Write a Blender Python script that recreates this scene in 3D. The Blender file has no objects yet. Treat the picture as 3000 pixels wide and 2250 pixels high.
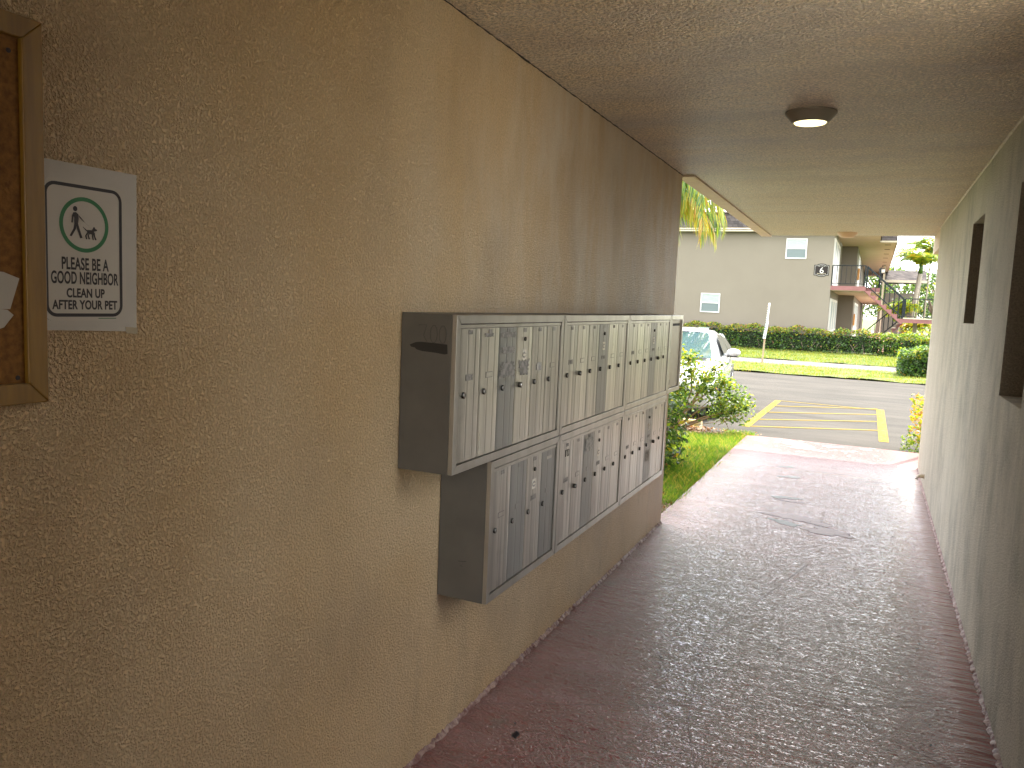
import bpy, math, random
from mathutils import Vector, Matrix
random.seed(7)
R = math.radians
S = bpy.context.scene
COL = S.collection

# ---------------------------------------------------------------- camera, sky, sun, exposure
cam_d = bpy.data.cameras.new('camera'); cam = bpy.data.objects.new('camera', cam_d); COL.objects.link(cam)
cam_d.sensor_width = 36.0; cam_d.lens = 2316.39 / 3000 * 36.0; cam_d.clip_start = 0.02; cam_d.clip_end = 2000
cr = Vector((0.9087195, 0.4152595, 0.04228964)); cu = Vector((-0.08187322, 0.07797855, 0.9935875)); cf = Vector((-0.40929897, 0.90635473, -0.10485926))
cam.matrix_world = Matrix(((cr.x, cu.x, -cf.x, 1.27034), (cr.y, cu.y, -cf.y, 0.0), (cr.z, cu.z, -cf.z, 1.53719), (0, 0, 0, 1)))
S.camera = cam
SUN_EL, SUN_ROT = 66.0, 22.3
W = bpy.data.worlds.new('World'); S.world = W; W.use_nodes = True
wn = W.node_tree.nodes; wl = W.node_tree.links
bg = wn['Background']; bg.inputs['Strength'].default_value = 0.15
sky = wn.new('ShaderNodeTexSky'); sky.sky_type = 'NISHITA'; sky.sun_disc = False
sky.sun_elevation = R(SUN_EL); sky.sun_rotation = R(SUN_ROT); sky.air_density = 1.0; sky.dust_density = 2.5; sky.ozone_density = 1.0
wtc = wn.new('ShaderNodeTexCoord'); wmap = wn.new('ShaderNodeMapping'); wmap.inputs['Scale'].default_value = (1, 1, 2.6)
wno = wn.new('ShaderNodeTexNoise'); wno.inputs['Scale'].default_value = 2.6; wno.inputs['Detail'].default_value = 7; wno.inputs['Roughness'].default_value = .58
wr = wn.new('ShaderNodeValToRGB'); wr.color_ramp.elements[0].position = .40; wr.color_ramp.elements[1].position = .56
wm = wn.new('ShaderNodeMix'); wm.data_type = 'RGBA'; wm.inputs['B'].default_value = (8.6, 8.4, 8.0, 1)
wl.new(wtc.outputs['Generated'], wmap.inputs[0]); wl.new(wmap.outputs[0], wno.inputs[0]); wl.new(wno.outputs['Fac'], wr.inputs[0])
wl.new(wr.outputs[0], wm.inputs['Factor']); wl.new(sky.outputs[0], wm.inputs['A']); wl.new(wm.outputs['Result'], bg.inputs['Color'])
sd = bpy.data.lights.new('sun', 'SUN'); sd.energy = 2.0; sd.angle = R(.53); sd.color = (1, .95, .87)
sun = bpy.data.objects.new('sun', sd); COL.objects.link(sun)
sv = Vector((math.sin(R(SUN_ROT)) * math.cos(R(SUN_EL)), math.cos(R(SUN_ROT)) * math.cos(R(SUN_EL)), math.sin(R(SUN_EL))))
sun.rotation_euler = sv.to_track_quat('Z', 'Y').to_euler(); sun.location = sv * 50
S.view_settings.view_transform = 'Standard'; S.view_settings.look = 'None'; S.view_settings.gamma = 1
S.view_settings.exposure = 2.82
S.render.engine = 'CYCLES'; S.cycles.max_bounces = 10; S.cycles.diffuse_bounces = 7; S.cycles.use_denoising = True

# ---------------------------------------------------------------- helpers
class MB:
    def __init__(s): s.v = []; s.f = []; s.m = []
    def quad(s, pts, m=0):
        i = len(s.v); s.v += [tuple(p) for p in pts]; s.f.append(tuple(range(i, i + len(pts)))); s.m.append(m)
    def box(s, a, b, m=0):
        x0, y0, z0 = a; x1, y1, z1 = b; i = len(s.v)
        s.v += [(x0, y0, z0), (x1, y0, z0), (x1, y1, z0), (x0, y1, z0), (x0, y0, z1), (x1, y0, z1), (x1, y1, z1), (x0, y1, z1)]
        for q in ((0, 3, 2, 1), (4, 5, 6, 7), (0, 1, 5, 4), (1, 2, 6, 5), (2, 3, 7, 6), (3, 0, 4, 7)):
            s.f.append(tuple(i + k for k in q)); s.m.append(m)
    def prism(s, poly, d, m=0):           # poly: list of 3D points (planar), extruded by vector d
        i = len(s.v); n = len(poly); d = Vector(d)
        s.v += [tuple(p) for p in poly] + [tuple(Vector(p) + d) for p in poly]
        s.f.append(tuple(range(i, i + n))); s.m.append(m); s.f.append(tuple(range(i + 2 * n - 1, i + n - 1, -1))); s.m.append(m)
        for k in range(n):
            j = (k + 1) % n; s.f.append((i + k, i + j, i + n + j, i + n + k)[::-1]); s.m.append(m)
    def tube(s, pts, rad, n=8, m=0, cap=True):
        pts = [Vector(p) for p in pts]; rs = rad if isinstance(rad, (list, tuple)) else [rad] * len(pts)
        i = len(s.v)
        for k, p in enumerate(pts):
            t = (pts[min(k + 1, len(pts) - 1)] - pts[max(k - 1, 0)]).normalized()
            a = t.cross(Vector((0, 0, 1)) if abs(t.z) < .9 else Vector((1, 0, 0))).normalized(); b = t.cross(a)
            for j in range(n):
                w = 2 * math.pi * j / n; s.v.append(tuple(p + (a * math.cos(w) + b * math.sin(w)) * rs[k]))
        for k in range(len(pts) - 1):
            for j in range(n):
                j2 = (j + 1) % n; s.f.append((i + k * n + j, i + k * n + j2, i + (k + 1) * n + j2, i + (k + 1) * n + j)); s.m.append(m)
        if cap:
            s.f.append(tuple(i + j for j in range(n))[::-1]); s.m.append(m)
            e = i + (len(pts) - 1) * n; s.f.append(tuple(e + j for j in range(n))); s.m.append(m)
    def lathe(s, c, ax, prof, n=24, m=0):  # prof: (radius, along axis)
        c = Vector(c); ax = Vector(ax).normalized(); a = ax.cross(Vector((0, 0, 1)) if abs(ax.z) < .9 else Vector((1, 0, 0))).normalized(); b = ax.cross(a)
        i = len(s.v)
        for r_, h in prof:
            for j in range(n):
                w = 2 * math.pi * j / n; s.v.append(tuple(c + ax * h + (a * math.cos(w) + b * math.sin(w)) * r_))
        for k in range(len(prof) - 1):
            for j in range(n):
                j2 = (j + 1) % n; s.f.append((i + k * n + j, i + k * n + j2, i + (k + 1) * n + j2, i + (k + 1) * n + j)); s.m.append(m)
        e = i + (len(prof) - 1) * n; s.f.append(tuple(e + j for j in range(n))); s.m.append(m)
        s.f.append(tuple(i + j for j in range(n))[::-1]); s.m.append(m)
    def build(s, name, mats, parent=None, smooth=False, bevel=0, subd=0):
        me = bpy.data.meshes.new(name); me.from_pydata(s.v, [], s.f)
        for mt in (mats if isinstance(mats, (list, tuple)) else [mats]): me.materials.append(mt)
        me.polygons.foreach_set('material_index', s.m)
        if smooth: me.polygons.foreach_set('use_smooth', [True] * len(s.f))
        me.update()
        o = bpy.data.objects.new(name, me); COL.objects.link(o)
        if parent: o.parent = parent; o.matrix_parent_inverse = parent.matrix_world.inverted() if False else Matrix.Translation(-parent.location)
        if bevel:
            b = o.modifiers.new('bevel', 'BEVEL'); b.width = bevel; b.segments = 2; b.limit_method = 'ANGLE'
        if subd:
            b = o.modifiers.new('sub', 'SUBSURF'); b.levels = subd; b.render_levels = subd
        return o
def tag(o, label=None, cat=None, group=None, kind=None):
    if label: o['label'] = label
    if cat: o['category'] = cat
    if group: o['group'] = group
    if kind: o['kind'] = kind
    return o
def thing(name, loc, label, cat, group=None):
    o = bpy.data.objects.new(name, None); COL.objects.link(o); o.location = loc; o.empty_display_size = .1
    return tag(o, label, cat, group)
def struct(o): o['kind'] = 'structure'; return o
def copy_tree(o, parent=None):
    c = o.copy(); COL.objects.link(c)
    if parent: c.parent = parent
    for ch in [x for x in list(COL.objects) if x.parent == o]: copy_tree(ch, c)
    return c

# ---------------------------------------------------------------- materials
def mat(name, col, rough=.6, metal=0, spec=.5, var=None, vscale=3, bump=0, bscale=100, bdist=.003, stretch=(1, 1, 1), vstretch=(1, 1, 1), coat=0, emit=None, es=0, det=6, rvar=0, contrast=(.35, .65), bdetail=3):
    m = bpy.data.materials.new(name); m.use_nodes = True; nt = m.node_tree; N = nt.nodes; L = nt.links; p = N['Principled BSDF']
    p.inputs['Base Color'].default_value = (*col, 1); p.inputs['Roughness'].default_value = rough; p.inputs['Metallic'].default_value = metal
    p.inputs['Specular IOR Level'].default_value = spec; p.inputs['Coat Weight'].default_value = coat
    if emit: p.inputs['Emission Color'].default_value = (*emit, 1); p.inputs['Emission Strength'].default_value = es
    if var or bump or rvar:
        tc = N.new('ShaderNodeTexCoord'); tc.name = 'tc'
    if var:
        mp = N.new('ShaderNodeMapping'); mp.inputs['Scale'].default_value = vstretch; L.new(tc.outputs['Object'], mp.inputs[0])
        n = N.new('ShaderNodeTexNoise'); n.inputs['Scale'].default_value = vscale; n.inputs['Detail'].default_value = det; n.inputs['Roughness'].default_value = .6; L.new(mp.outputs[0], n.inputs[0])
        r = N.new('ShaderNodeValToRGB'); r.name = 'ramp'; r.color_ramp.elements[0].position = contrast[0]; r.color_ramp.elements[1].position = contrast[1]
        r.color_ramp.elements[0].color = (*col, 1); r.color_ramp.elements[1].color = (*var, 1)
        L.new(n.outputs['Fac'], r.inputs[0]); L.new(r.outputs[0], p.inputs['Base Color'])
        if rvar:
            mr = N.new('ShaderNodeMapRange'); mr.inputs['To Min'].default_value = max(.02, rough - rvar); mr.inputs['To Max'].default_value = rough + rvar
            L.new(n.outputs['Fac'], mr.inputs[0]); L.new(mr.outputs[0], p.inputs['Roughness'])
    if bump:
        mp2 = N.new('ShaderNodeMapping'); mp2.inputs['Scale'].default_value = stretch; L.new(tc.outputs['Object'], mp2.inputs[0])
        n2 = N.new('ShaderNodeTexNoise'); n2.name = 'bn'; n2.inputs['Scale'].default_value = bscale; n2.inputs['Detail'].default_value = bdetail; L.new(mp2.outputs[0], n2.inputs[0])
        b = N.new('ShaderNodeBump'); b.name = 'bump'; b.inputs['Strength'].default_value = bump; b.inputs['Distance'].default_value = bdist
        L.new(n2.outputs['Fac'], b.inputs['Height']); L.new(b.outputs[0], p.inputs['Normal'])
    return m
def mixin(m, col, scale, stretch, lo, hi, seed=0, amount=1.0, box=None):
    """lay another noise-masked colour over the material's base colour; box=(axis,lo,hi,...) limits it to a zone"""
    nt = m.node_tree; N = nt.nodes; L = nt.links; p = N['Principled BSDF']; inp = p.inputs['Base Color']
    tc = N.get('tc') or N.new('ShaderNodeTexCoord'); tc.name = 'tc'
    mp = N.new('ShaderNodeMapping'); mp.inputs['Scale'].default_value = stretch; mp.inputs['Location'].default_value = (seed * 3.1, seed * 1.7, seed); L.new(tc.outputs['Object'], mp.inputs[0])
    n = N.new('ShaderNodeTexNoise'); n.inputs['Scale'].default_value = scale; n.inputs['Detail'].default_value = 7; n.inputs['Roughness'].default_value = .65; L.new(mp.outputs[0], n.inputs[0])
    mr = N.new('ShaderNodeMapRange'); mr.inputs['From Min'].default_value = lo; mr.inputs['From Max'].default_value = hi; mr.inputs['To Max'].default_value = amount; L.new(n.outputs['Fac'], mr.inputs[0])
    fac = mr.outputs[0]
    if box:
        sp = N.new('ShaderNodeSeparateXYZ'); L.new(tc.outputs['Object'], sp.inputs[0])
        for ax, a0, a1 in box:
            q = N.new('ShaderNodeMapRange'); q.interpolation_type = 'SMOOTHSTEP'; q.inputs['From Min'].default_value = a0; q.inputs['From Max'].default_value = a1; L.new(sp.outputs[ax], q.inputs[0])
            mu = N.new('ShaderNodeMath'); mu.operation = 'MULTIPLY'; L.new(fac, mu.inputs[0]); L.new(q.outputs[0], mu.inputs[1]); fac = mu.outputs[0]
    x = N.new('ShaderNodeMix'); x.data_type = 'RGBA'; x.inputs['B'].default_value = (*col, 1); L.new(fac, x.inputs['Factor'])
    if inp.links: L.new(inp.links[0].from_socket, x.inputs['A'])
    else: x.inputs['A'].default_value = inp.default_value
    L.new(x.outputs['Result'], inp)
    return m
def stucco(m, s1=150, s2=60, dist=.004, strength=.9, cav=.55):
    nt = m.node_tree; N = nt.nodes; L = nt.links; p = N['Principled BSDF']; tc = N.get('tc') or N.new('ShaderNodeTexCoord')
    v = N.new('ShaderNodeTexNoise'); v.inputs['Scale'].default_value = s1; v.inputs['Detail'].default_value = 2; v.inputs['Distortion'].default_value = .5
    n = N.new('ShaderNodeTexNoise'); n.inputs['Scale'].default_value = s2; n.inputs['Detail'].default_value = 3
    L.new(tc.outputs['Object'], v.inputs[0]); L.new(tc.outputs['Object'], n.inputs[0])
    r = N.new('ShaderNodeMapRange'); r.interpolation_type = 'SMOOTHSTEP'; r.inputs['From Min'].default_value = .38; r.inputs['From Max'].default_value = .62; L.new(v.outputs['Fac'], r.inputs[0])
    a = N.new('ShaderNodeMath'); a.operation = 'ADD'; L.new(r.outputs[0], a.inputs[0]); L.new(n.outputs['Fac'], a.inputs[1])
    inp = p.inputs['Base Color']; src = inp.links[0].from_socket if inp.links else None      # dirt and the grain's shade painted in: dark pits, light tops
    gx = N.new('ShaderNodeMix'); gx.data_type = 'RGBA'; gx.blend_type = 'MULTIPLY'; gx.inputs['Factor'].default_value = cav
    gr = N.new('ShaderNodeMapRange'); gr.inputs['From Min'].default_value = .25; gr.inputs['From Max'].default_value = .75; gr.inputs['To Min'].default_value = .35; gr.inputs['To Max'].default_value = 1.25; L.new(v.outputs['Fac'], gr.inputs[0])
    gx.inputs['A'].default_value = inp.default_value
    if src: L.new(src, gx.inputs['A'])
    L.new(gr.outputs[0], gx.inputs['B']); L.new(gx.outputs['Result'], inp)
    b = N.new('ShaderNodeBump'); b.inputs['Strength'].default_value = strength; b.inputs['Distance'].default_value = dist; L.new(a.outputs[0], b.inputs['Height']); L.new(b.outputs[0], p.inputs['Normal'])
    return m

M_lwall = stucco(mat('stucco_tan', (.66, .45, .225), .5, var=(.72, .525, .30), vscale=1.6, spec=.6), 160, 45, .0055, 1, .4)
mixin(M_lwall, (.72, .64, .52), 5, (1, 1, .3), .42, .70, 2, .65, [('Y', 1.6, 3.2), ('Z', 1.2, 1.55)])
mixin(M_lwall, (.40, .28, .16), 2.2, (1, 1, .6), .48, .72, 5, .5)
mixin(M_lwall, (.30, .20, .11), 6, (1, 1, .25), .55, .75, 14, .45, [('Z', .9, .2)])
mixin(M_lwall, (.22, .15, .09), 60, (1, 1, 1), .68, .76, 9, .5)
M_ceil = stucco(mat('stucco_ceiling', (.95, .76, .50), .42, var=(.95, .80, .58), vscale=2, vstretch=(.4, 1.6, 1), spec=.8), 95, 40, .012, 1, .9)
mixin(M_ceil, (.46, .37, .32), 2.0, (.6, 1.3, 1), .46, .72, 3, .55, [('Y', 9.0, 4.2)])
mixin(M_ceil, (.86, .82, .72), 3.2, (.6, 2.2, 1), .55, .75, 8, .4)
mixin(M_ceil, (.50, .38, .27), 5, (.08, 2.2, 1), .58, .72, 4, .4, [('Y', 6.0, 8.0)])
M_rwall = stucco(mat('stucco_weathered', (.57, .51, .405), .7, var=(.62, .565, .46), vscale=3, vstretch=(1, 1, .3), spec=.3), 120, 40, .006, .9, .45)
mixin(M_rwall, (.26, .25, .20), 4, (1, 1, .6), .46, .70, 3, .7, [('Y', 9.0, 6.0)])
mixin(M_rwall, (.70, .64, .53), 6, (1, 2.2, .25), .52, .75, 6, .45)
mixin(M_rwall, (.12, .10, .08), 45, (1, 1, 1), .66, .76, 11, .7)
M_fascia = mat('fascia_paint', (.55, .40, .28), .6, var=(.62, .48, .33), vscale=8, bump=.4, bscale=60)
M_jamb = stucco(mat('recess_shade', (.24, .20, .15), .8), 130, 40, .003, .6)  # shade inside the slot openings painted in as a darker wall colour
M_crack = mat('crack', (.05, .035, .025), .9)
M_caulk = mat('caulk_edge', (.62, .54, .42), .6, var=(.45, .36, .27), vscale=20, bump=.6, bscale=90)

def floor_mat():
    m = mat('red_floor_paint', (.175, .050, .040), .26, var=(.225, .072, .060), vscale=2.5, spec=.6, rvar=0)
    mixin(m, (.33, .17, .16), 3, (.5, 1.6, 1), .5, .72, 4, .8)
    mixin(m, (.60, .50, .42), 16, (.35, 1.5, 1), .66, .70, 7, .8, [('Y', 6, 11)])
    mixin(m, (.10, .12, .09), 5, (1, 1, 1), .60, .72, 12, .5)
    mixin(m, (.165, .078, .068), 2, (1, 1, 1), .1, .3, 1, .9, [('Y', 8.2, 9.4)])      # sun-faded where the paint is outdoors
    nt = m.node_tree; N = nt.nodes; L = nt.links; p = N['Principled BSDF']; tc = N['tc']
    p.inputs['Coat Weight'].default_value = .6; p.inputs['Coat Roughness'].default_value = .15; p.inputs['Specular IOR Level'].default_value = 1; p.inputs['Coat IOR'].default_value = 1.5
    mp = N.new('ShaderNodeMapping'); mp.inputs['Scale'].default_value = (1.0, 1.55, 1); mp.inputs['Rotation'].default_value = (0, 0, R(8)); L.new(tc.outputs['Object'], mp.inputs[0])
    a = N.new('ShaderNodeTexNoise'); a.inputs['Scale'].default_value = 46; a.inputs['Detail'].default_value = 2.5; a.inputs['Distortion'].default_value = 1.6; L.new(mp.outputs[0], a.inputs[0])
    ra = N.new('ShaderNodeMapRange'); ra.interpolation_type = 'SMOOTHSTEP'; ra.inputs['From Min'].default_value = .40; ra.inputs['From Max'].default_value = .62; L.new(a.outputs['Fac'], ra.inputs[0])
    mp2 = N.new('ShaderNodeMapping'); mp2.inputs['Scale'].default_value = (.25, 1.3, 1); mp2.inputs['Rotation'].default_value = (0, 0, R(-12)); L.new(tc.outputs['Object'], mp2.inputs[0])
    c = N.new('ShaderNodeTexNoise'); c.inputs['Scale'].default_value = 22; c.inputs['Detail'].default_value = 5; L.new(mp2.outputs[0], c.inputs[0])
    # texture is strongest in the middle of the passage, smooth trowelled margins
    sp = N.new('ShaderNodeSeparateXYZ'); L.new(tc.outputs['Object'], sp.inputs[0])
    z = N.new('ShaderNodeTexNoise'); z.inputs['Scale'].default_value = 1.7; L.new(tc.outputs['Object'], z.inputs[0])
    q1 = N.new('ShaderNodeMapRange'); q1.interpolation_type = 'SMOOTHSTEP'; q1.inputs['From Min'].default_value = .08; q1.inputs['From Max'].default_value = .75; q1.inputs['To Min'].default_value = .25; L.new(sp.outputs['X'], q1.inputs[0])
    q2 = N.new('ShaderNodeMapRange'); q2.interpolation_type = 'SMOOTHSTEP'; q2.inputs['From Min'].default_value = 1.75; q2.inputs['From Max'].default_value = 1.35; L.new(sp.outputs['X'], q2.inputs[0])
    q3 = N.new('ShaderNodeMapRange'); q3.interpolation_type = 'SMOOTHSTEP'; q3.inputs['From Min'].default_value = 6.5; q3.inputs['From Max'].default_value = 4.0; q3.inputs['To Min'].default_value = .45; L.new(sp.outputs['Y'], q3.inputs[0])
    def mul(x, y):
        k = N.new('ShaderNodeMath'); k.operation = 'MULTIPLY'; L.new(x, k.inputs[0])
        if hasattr(y, 'links'): L.new(y, k.inputs[1])
        else: k.inputs[1].default_value = y
        return k.outputs[0]
    mask = mul(mul(q1.outputs[0], q2.outputs[0]), q3.outputs[0])
    for sock, hi, lo in (('Coat Weight', .6, .02), ('Specular IOR Level', 1, .25), ('Roughness', .26, .6)):
        w = N.new('ShaderNodeMapRange'); w.interpolation_type = 'SMOOTHSTEP'; w.inputs['From Min'].default_value = 8.0; w.inputs['From Max'].default_value = 9.5; w.inputs['To Min'].default_value = hi; w.inputs['To Max'].default_value = lo
        L.new(sp.outputs['Y'], w.inputs[0]); L.new(w.outputs[0], p.inputs[sock])
    h1 = mul(ra.outputs[0], mask)
    h2 = mul(c.outputs['Fac'], .55)
    ad = N.new('ShaderNodeMath'); ad.operation = 'ADD'; L.new(h1, ad.inputs[0]); L.new(h2, ad.inputs[1])
    gx = N.new('ShaderNodeMix'); gx.data_type = 'RGBA'; gx.inputs['B'].default_value = (.30, .16, .15, 1); cm = mul(h1, .55)
    L.new(cm, gx.inputs['Factor']); L.new(p.inputs['Base Color'].links[0].from_socket, gx.inputs['A']); L.new(gx.outputs['Result'], p.inputs['Base Color'])
    b = N.new('ShaderNodeBump'); b.inputs['Strength'].default_value = 1; b.inputs['Distance'].default_value = .016; L.new(ad.outputs[0], b.inputs['Height']); L.new(b.outputs[0], p.inputs['Normal']); L.new(b.outputs[0], p.inputs['Coat Normal'])
    return m
M_floor = floor_mat()
M_alu = mat('brushed_aluminium', (.40, .385, .35), .33, .9, var=(.60, .575, .52), vscale=34, vstretch=(1, 1, .03), rvar=.10, contrast=(.4, .6), bump=.10, bscale=300, stretch=(1, 1, .02), bdist=.001)
mixin(M_alu, (.22, .21, .19), 4, (1, 1, .8), .56, .74, 5, .5)
M_alud = mat('dull_grey_metal', (.27, .268, .25), .42, .8, var=(.36, .355, .33), vscale=18, vstretch=(1, 1, .05), rvar=.08)
M_alub = mat('bright_aluminium', (.70, .68, .61), .30, .9, var=(.50, .48, .43), vscale=22, vstretch=(1, 1, .03), rvar=.08)
M_frame = mat('frame_aluminium', (.50, .48, .44), .34, .9, var=(.42, .40, .36), vscale=14, vstretch=(1, 1, .3), rvar=.1)
M_cab = mat('cabinet_grey_paint', (.125, .118, .102), .5, .2, var=(.15, .14, .122), vscale=6)
M_gap = mat('gap_black', (.012, .012, .012), .7)
M_lock = mat('lock_dark', (.10, .095, .085), .35, .9)
M_lockf = mat('lock_bright', (.66, .63, .58), .25, 1)
M_slot = mat('label_holder', (.30, .29, .27), .4, .8)
M_mark = mat('black_marker', (.02, .018, .016), .5)
M_grime = mat('adhesive_residue', (.16, .15, .135), .6, .3, var=(.30, .28, .25), vscale=50, contrast=(.45, .55))
M_sticker = mat('cream_sticker', (.66, .61, .51), .5)
M_paper = mat('white_paper', (.52, .48, .42), .7, var=(.46, .43, .37), vscale=8)
M_torn = mat('torn_paper', (.42, .39, .34), .8, var=(.26, .25, .23), vscale=60, contrast=(.45, .58))
M_panel = mat('cream_panel', (.58, .54, .46), .4, .25, var=(.50, .46, .39), vscale=10)
M_ink = mat('black_ink', (.028, .022, .024), .6)
M_green = mat('green_ink', (.03, .17, .06), .6)
M_oak = mat('varnished_oak', (.26, .135, .012), .4, var=(.18, .09, .008), vscale=16, vstretch=(1, 3, .25), bump=.3, bscale=60, stretch=(1, 1, .1))
M_cork = mat('cork', (.26, .12, .024), .85, var=(.15, .06, .010), vscale=90, bump=.6, bscale=200)
M_lamp = mat('lamp_glow', (.9, .85, .7), .5, emit=(1, .84, .42), es=.5)
M_lampoff = mat('lamp_off', (.62, .42, .28), .4)
M_lamph = mat('lamp_bronze', (.26, .225, .17), .4, .3)
M_lamph2 = mat('lamp_tan', (.62, .43, .28), .5)
# outside
M_asph = mat('asphalt', (.046, .043, .037), .95, spec=.1, var=(.068, .062, .053), vscale=1.1, bump=.7, bscale=180, bdist=.006, vstretch=(.5, 1.6, 1))
mixin(M_asph, (.034, .033, .031), .5, (.25, 2.6, 1), .55, .7, 4, .6)
M_yel = mat('yellow_road_paint', (.22, .145, .004), .8, spec=.1, var=(.19, .135, .02), vscale=14)
mixin(M_yel, (.3, .28, .22), 30, (1, 1, 1), .58, .68, 2, .7)
M_conc = mat('sidewalk_concrete', (.10, .093, .085), .95, spec=.1, var=(.125, .117, .105), vscale=2, bump=.3, bscale=80)
M_lawn = mat('lawn_soil', (.055, .085, .012), .95, var=(.10, .13, .02), vscale=1.4, bump=1, bscale=40, bdist=.03)
M_mulch = mat('leaf_litter', (.11, .065, .035), .95, var=(.20, .13, .075), vscale=40, bump=1, bscale=60, bdist=.02)
def leafmat(name, col, tr=.35, rough=.45):
    m = mat(name, col, rough, spec=.5); nt = m.node_tree; N = nt.nodes; L = nt.links; p = N['Principled BSDF']
    t = N.new('ShaderNodeBsdfTranslucent'); t.inputs[0].default_value = (min(1, col[0] * 1.8), min(1, col[1] * 1.6), col[2], 1)
    x = N.new('ShaderNodeMixShader'); x.inputs[0].default_value = tr; L.new(p.outputs[0], x.inputs[1]); L.new(t.outputs[0], x.inputs[2]); L.new(x.outputs[0], N['Material Output'].inputs[0])
    return m
M_gA = leafmat('grass_a', (.085, .13, .010), .5); M_gB = leafmat('grass_b', (.145, .175, .012), .5); M_gC = leafmat('grass_dry', (.30, .25, .07), .5)
L_dk = leafmat('leaf_dark', (.03, .065, .014)); L_md = leafmat('leaf_mid', (.06, .13, .02)); L_lt = leafmat('leaf_light', (.17, .25, .02), .45); L_yl = leafmat('leaf_yellow', (.33, .29, .02), .45); L_or = leafmat('leaf_orange', (.34, .16, .015)); L_br = leafmat('leaf_brown', (.20, .10, .04)); L_gl = leafmat('leaf_glossy', (.05, .12, .03), .2, .25)
M_bark = mat('bark', (.20, .15, .11), .9, var=(.13, .10, .075), vscale=12, bump=.6, bscale=30)
M_palmbark = mat('palm_bark', (.30, .26, .21), .9, var=(.20, .165, .13), vscale=10, vstretch=(1, 1, 4), bump=.5, bscale=20, stretch=(1, 1, 5))
M_b6 = mat('pale_stucco', (.148, .128, .098), .85, var=(.163, .142, .11), vscale=.5, bump=.25, bscale=60)
M_b6t = mat('cream_trim', (.36, .32, .23), .7)
M_b6s = mat('soffit_cream', (.50, .41, .29), .8, var=(.45, .37, .26), vscale=1)
M_pink = mat('red_stair_paint', (.15, .055, .05), .6, var=(.18, .07, .066), vscale=3)
M_rail = mat('dark_rail', (.010, .014, .016), .6, 0, .2)
M_white = mat('white_vinyl', (.5, .5, .48), .45)
M_glassA = mat('pane_blind', (.26, .32, .28), .25, spec=.8, var=(.20, .26, .23), vscale=2, vstretch=(2, 1, 12)); M_glassB = mat('pane_screen', (.09, .12, .12), .35, spec=.6)
M_door = mat('white_door', (.48, .46, .41), .5); M_wood = mat('orange_wood', (.52, .24, .06), .6)
M_signbg = mat('sign_brown', (.022, .018, .016), .8, spec=.2); M_signl = mat('sign_light', (.45, .44, .40), .6)
def shingle():
    m = mat('roof_shingles', (.16, .14, .125), .95, spec=.1); nt = m.node_tree; N = nt.nodes; L = nt.links
    tc = N.new('ShaderNodeTexCoord'); sp = N.new('ShaderNodeSeparateXYZ'); cb = N.new('ShaderNodeCombineXYZ'); L.new(tc.outputs['Object'], sp.inputs[0])
    ad = N.new('ShaderNodeMath'); L.new(sp.outputs['X'], ad.inputs[0]); L.new(sp.outputs['Y'], ad.inputs[1]); L.new(ad.outputs[0], cb.inputs[0]); L.new(sp.outputs['Z'], cb.inputs[1])
    b = N.new('ShaderNodeTexBrick'); b.inputs['Scale'].default_value = 1; b.inputs['Brick Width'].default_value = .22; b.inputs['Row Height'].default_value = .135; b.inputs['Mortar Size'].default_value = .008
    b.inputs['Color1'].default_value = (.09, .078, .072, 1); b.inputs['Color2'].default_value = (.04, .036, .035, 1); b.inputs['Mortar'].default_value = (.04, .035, .03, 1); L.new(cb.outputs[0], b.inputs[0])
    L.new(b.outputs['Color'], N['Principled BSDF'].inputs['Base Color'])
    bu = N.new('ShaderNodeBump'); bu.inputs['Distance'].default_value = .03; L.new(b.outputs['Fac'], bu.inputs['Height']); bu.invert = True; L.new(bu.outputs[0], N['Principled BSDF'].inputs['Normal'])
    return m
M_shin = shingle()
M_ridge = mat('roof_cap', (.10, .075, .07), .7)
M_car = mat('white_car_paint', (.50, .50, .51), .25, coat=1); M_carglass = mat('car_glass', (.05, .09, .10), .03, spec=1, coat=1)
M_carglass.node_tree.nodes['Principled BSDF'].inputs['Specular IOR Level'].default_value = 1
M_tyre = mat('tyre_rubber', (.02, .02, .02), .8); M_rim = mat('rim_silver', (.5, .5, .5), .3, .9); M_blk = mat('black_plastic', (.02, .02, .022), .4); M_hl = mat('headlight_lens', (.6, .63, .65), .08, coat=1)
M_seat = mat('car_interior', (.10, .08, .07), .8)

# ---------------------------------------------------------------- ground, roads, paths
G = -0.10; YR = -5.5; YO = 2.55; YP = 1.3  # open rear end and side gap are unseen, added to let light in
def sheet(name, pts, z, m, kind='structure'):
    b = MB(); b.quad([(x, y, z) for x, y in pts], 0); o = b.build(name, m); o['kind'] = kind; return o
sheet('ground', [(-400, -400), (400, -400), (400, 400), (-400, 400)], G - .03, M_lawn)
sheet('added_side_court', [(1.87, YR + .03), (16, YR + .03), (16, 2.5), (1.87, 2.5)], G + .01, mat('bounce_paving', (.5, .46, .4), .8))  # unseen court added so daylight enters through the side gap
sheet('added_rear_patio', [(-12, -30), (16, -30), (16, YR + .02), (-12, YR + .02)], G + .01, mat('bounce_concrete', (.5, .46, .4), .8))  # unseen pale ground added to bounce light in from the rear
sheet('parking_lot', [(-60, 10.72), (60, 10.72), (60, 21.9), (-60, 21.9)], G, M_asph)
b = MB(); N_ = 40                      # lawn strips with uneven edges
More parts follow.
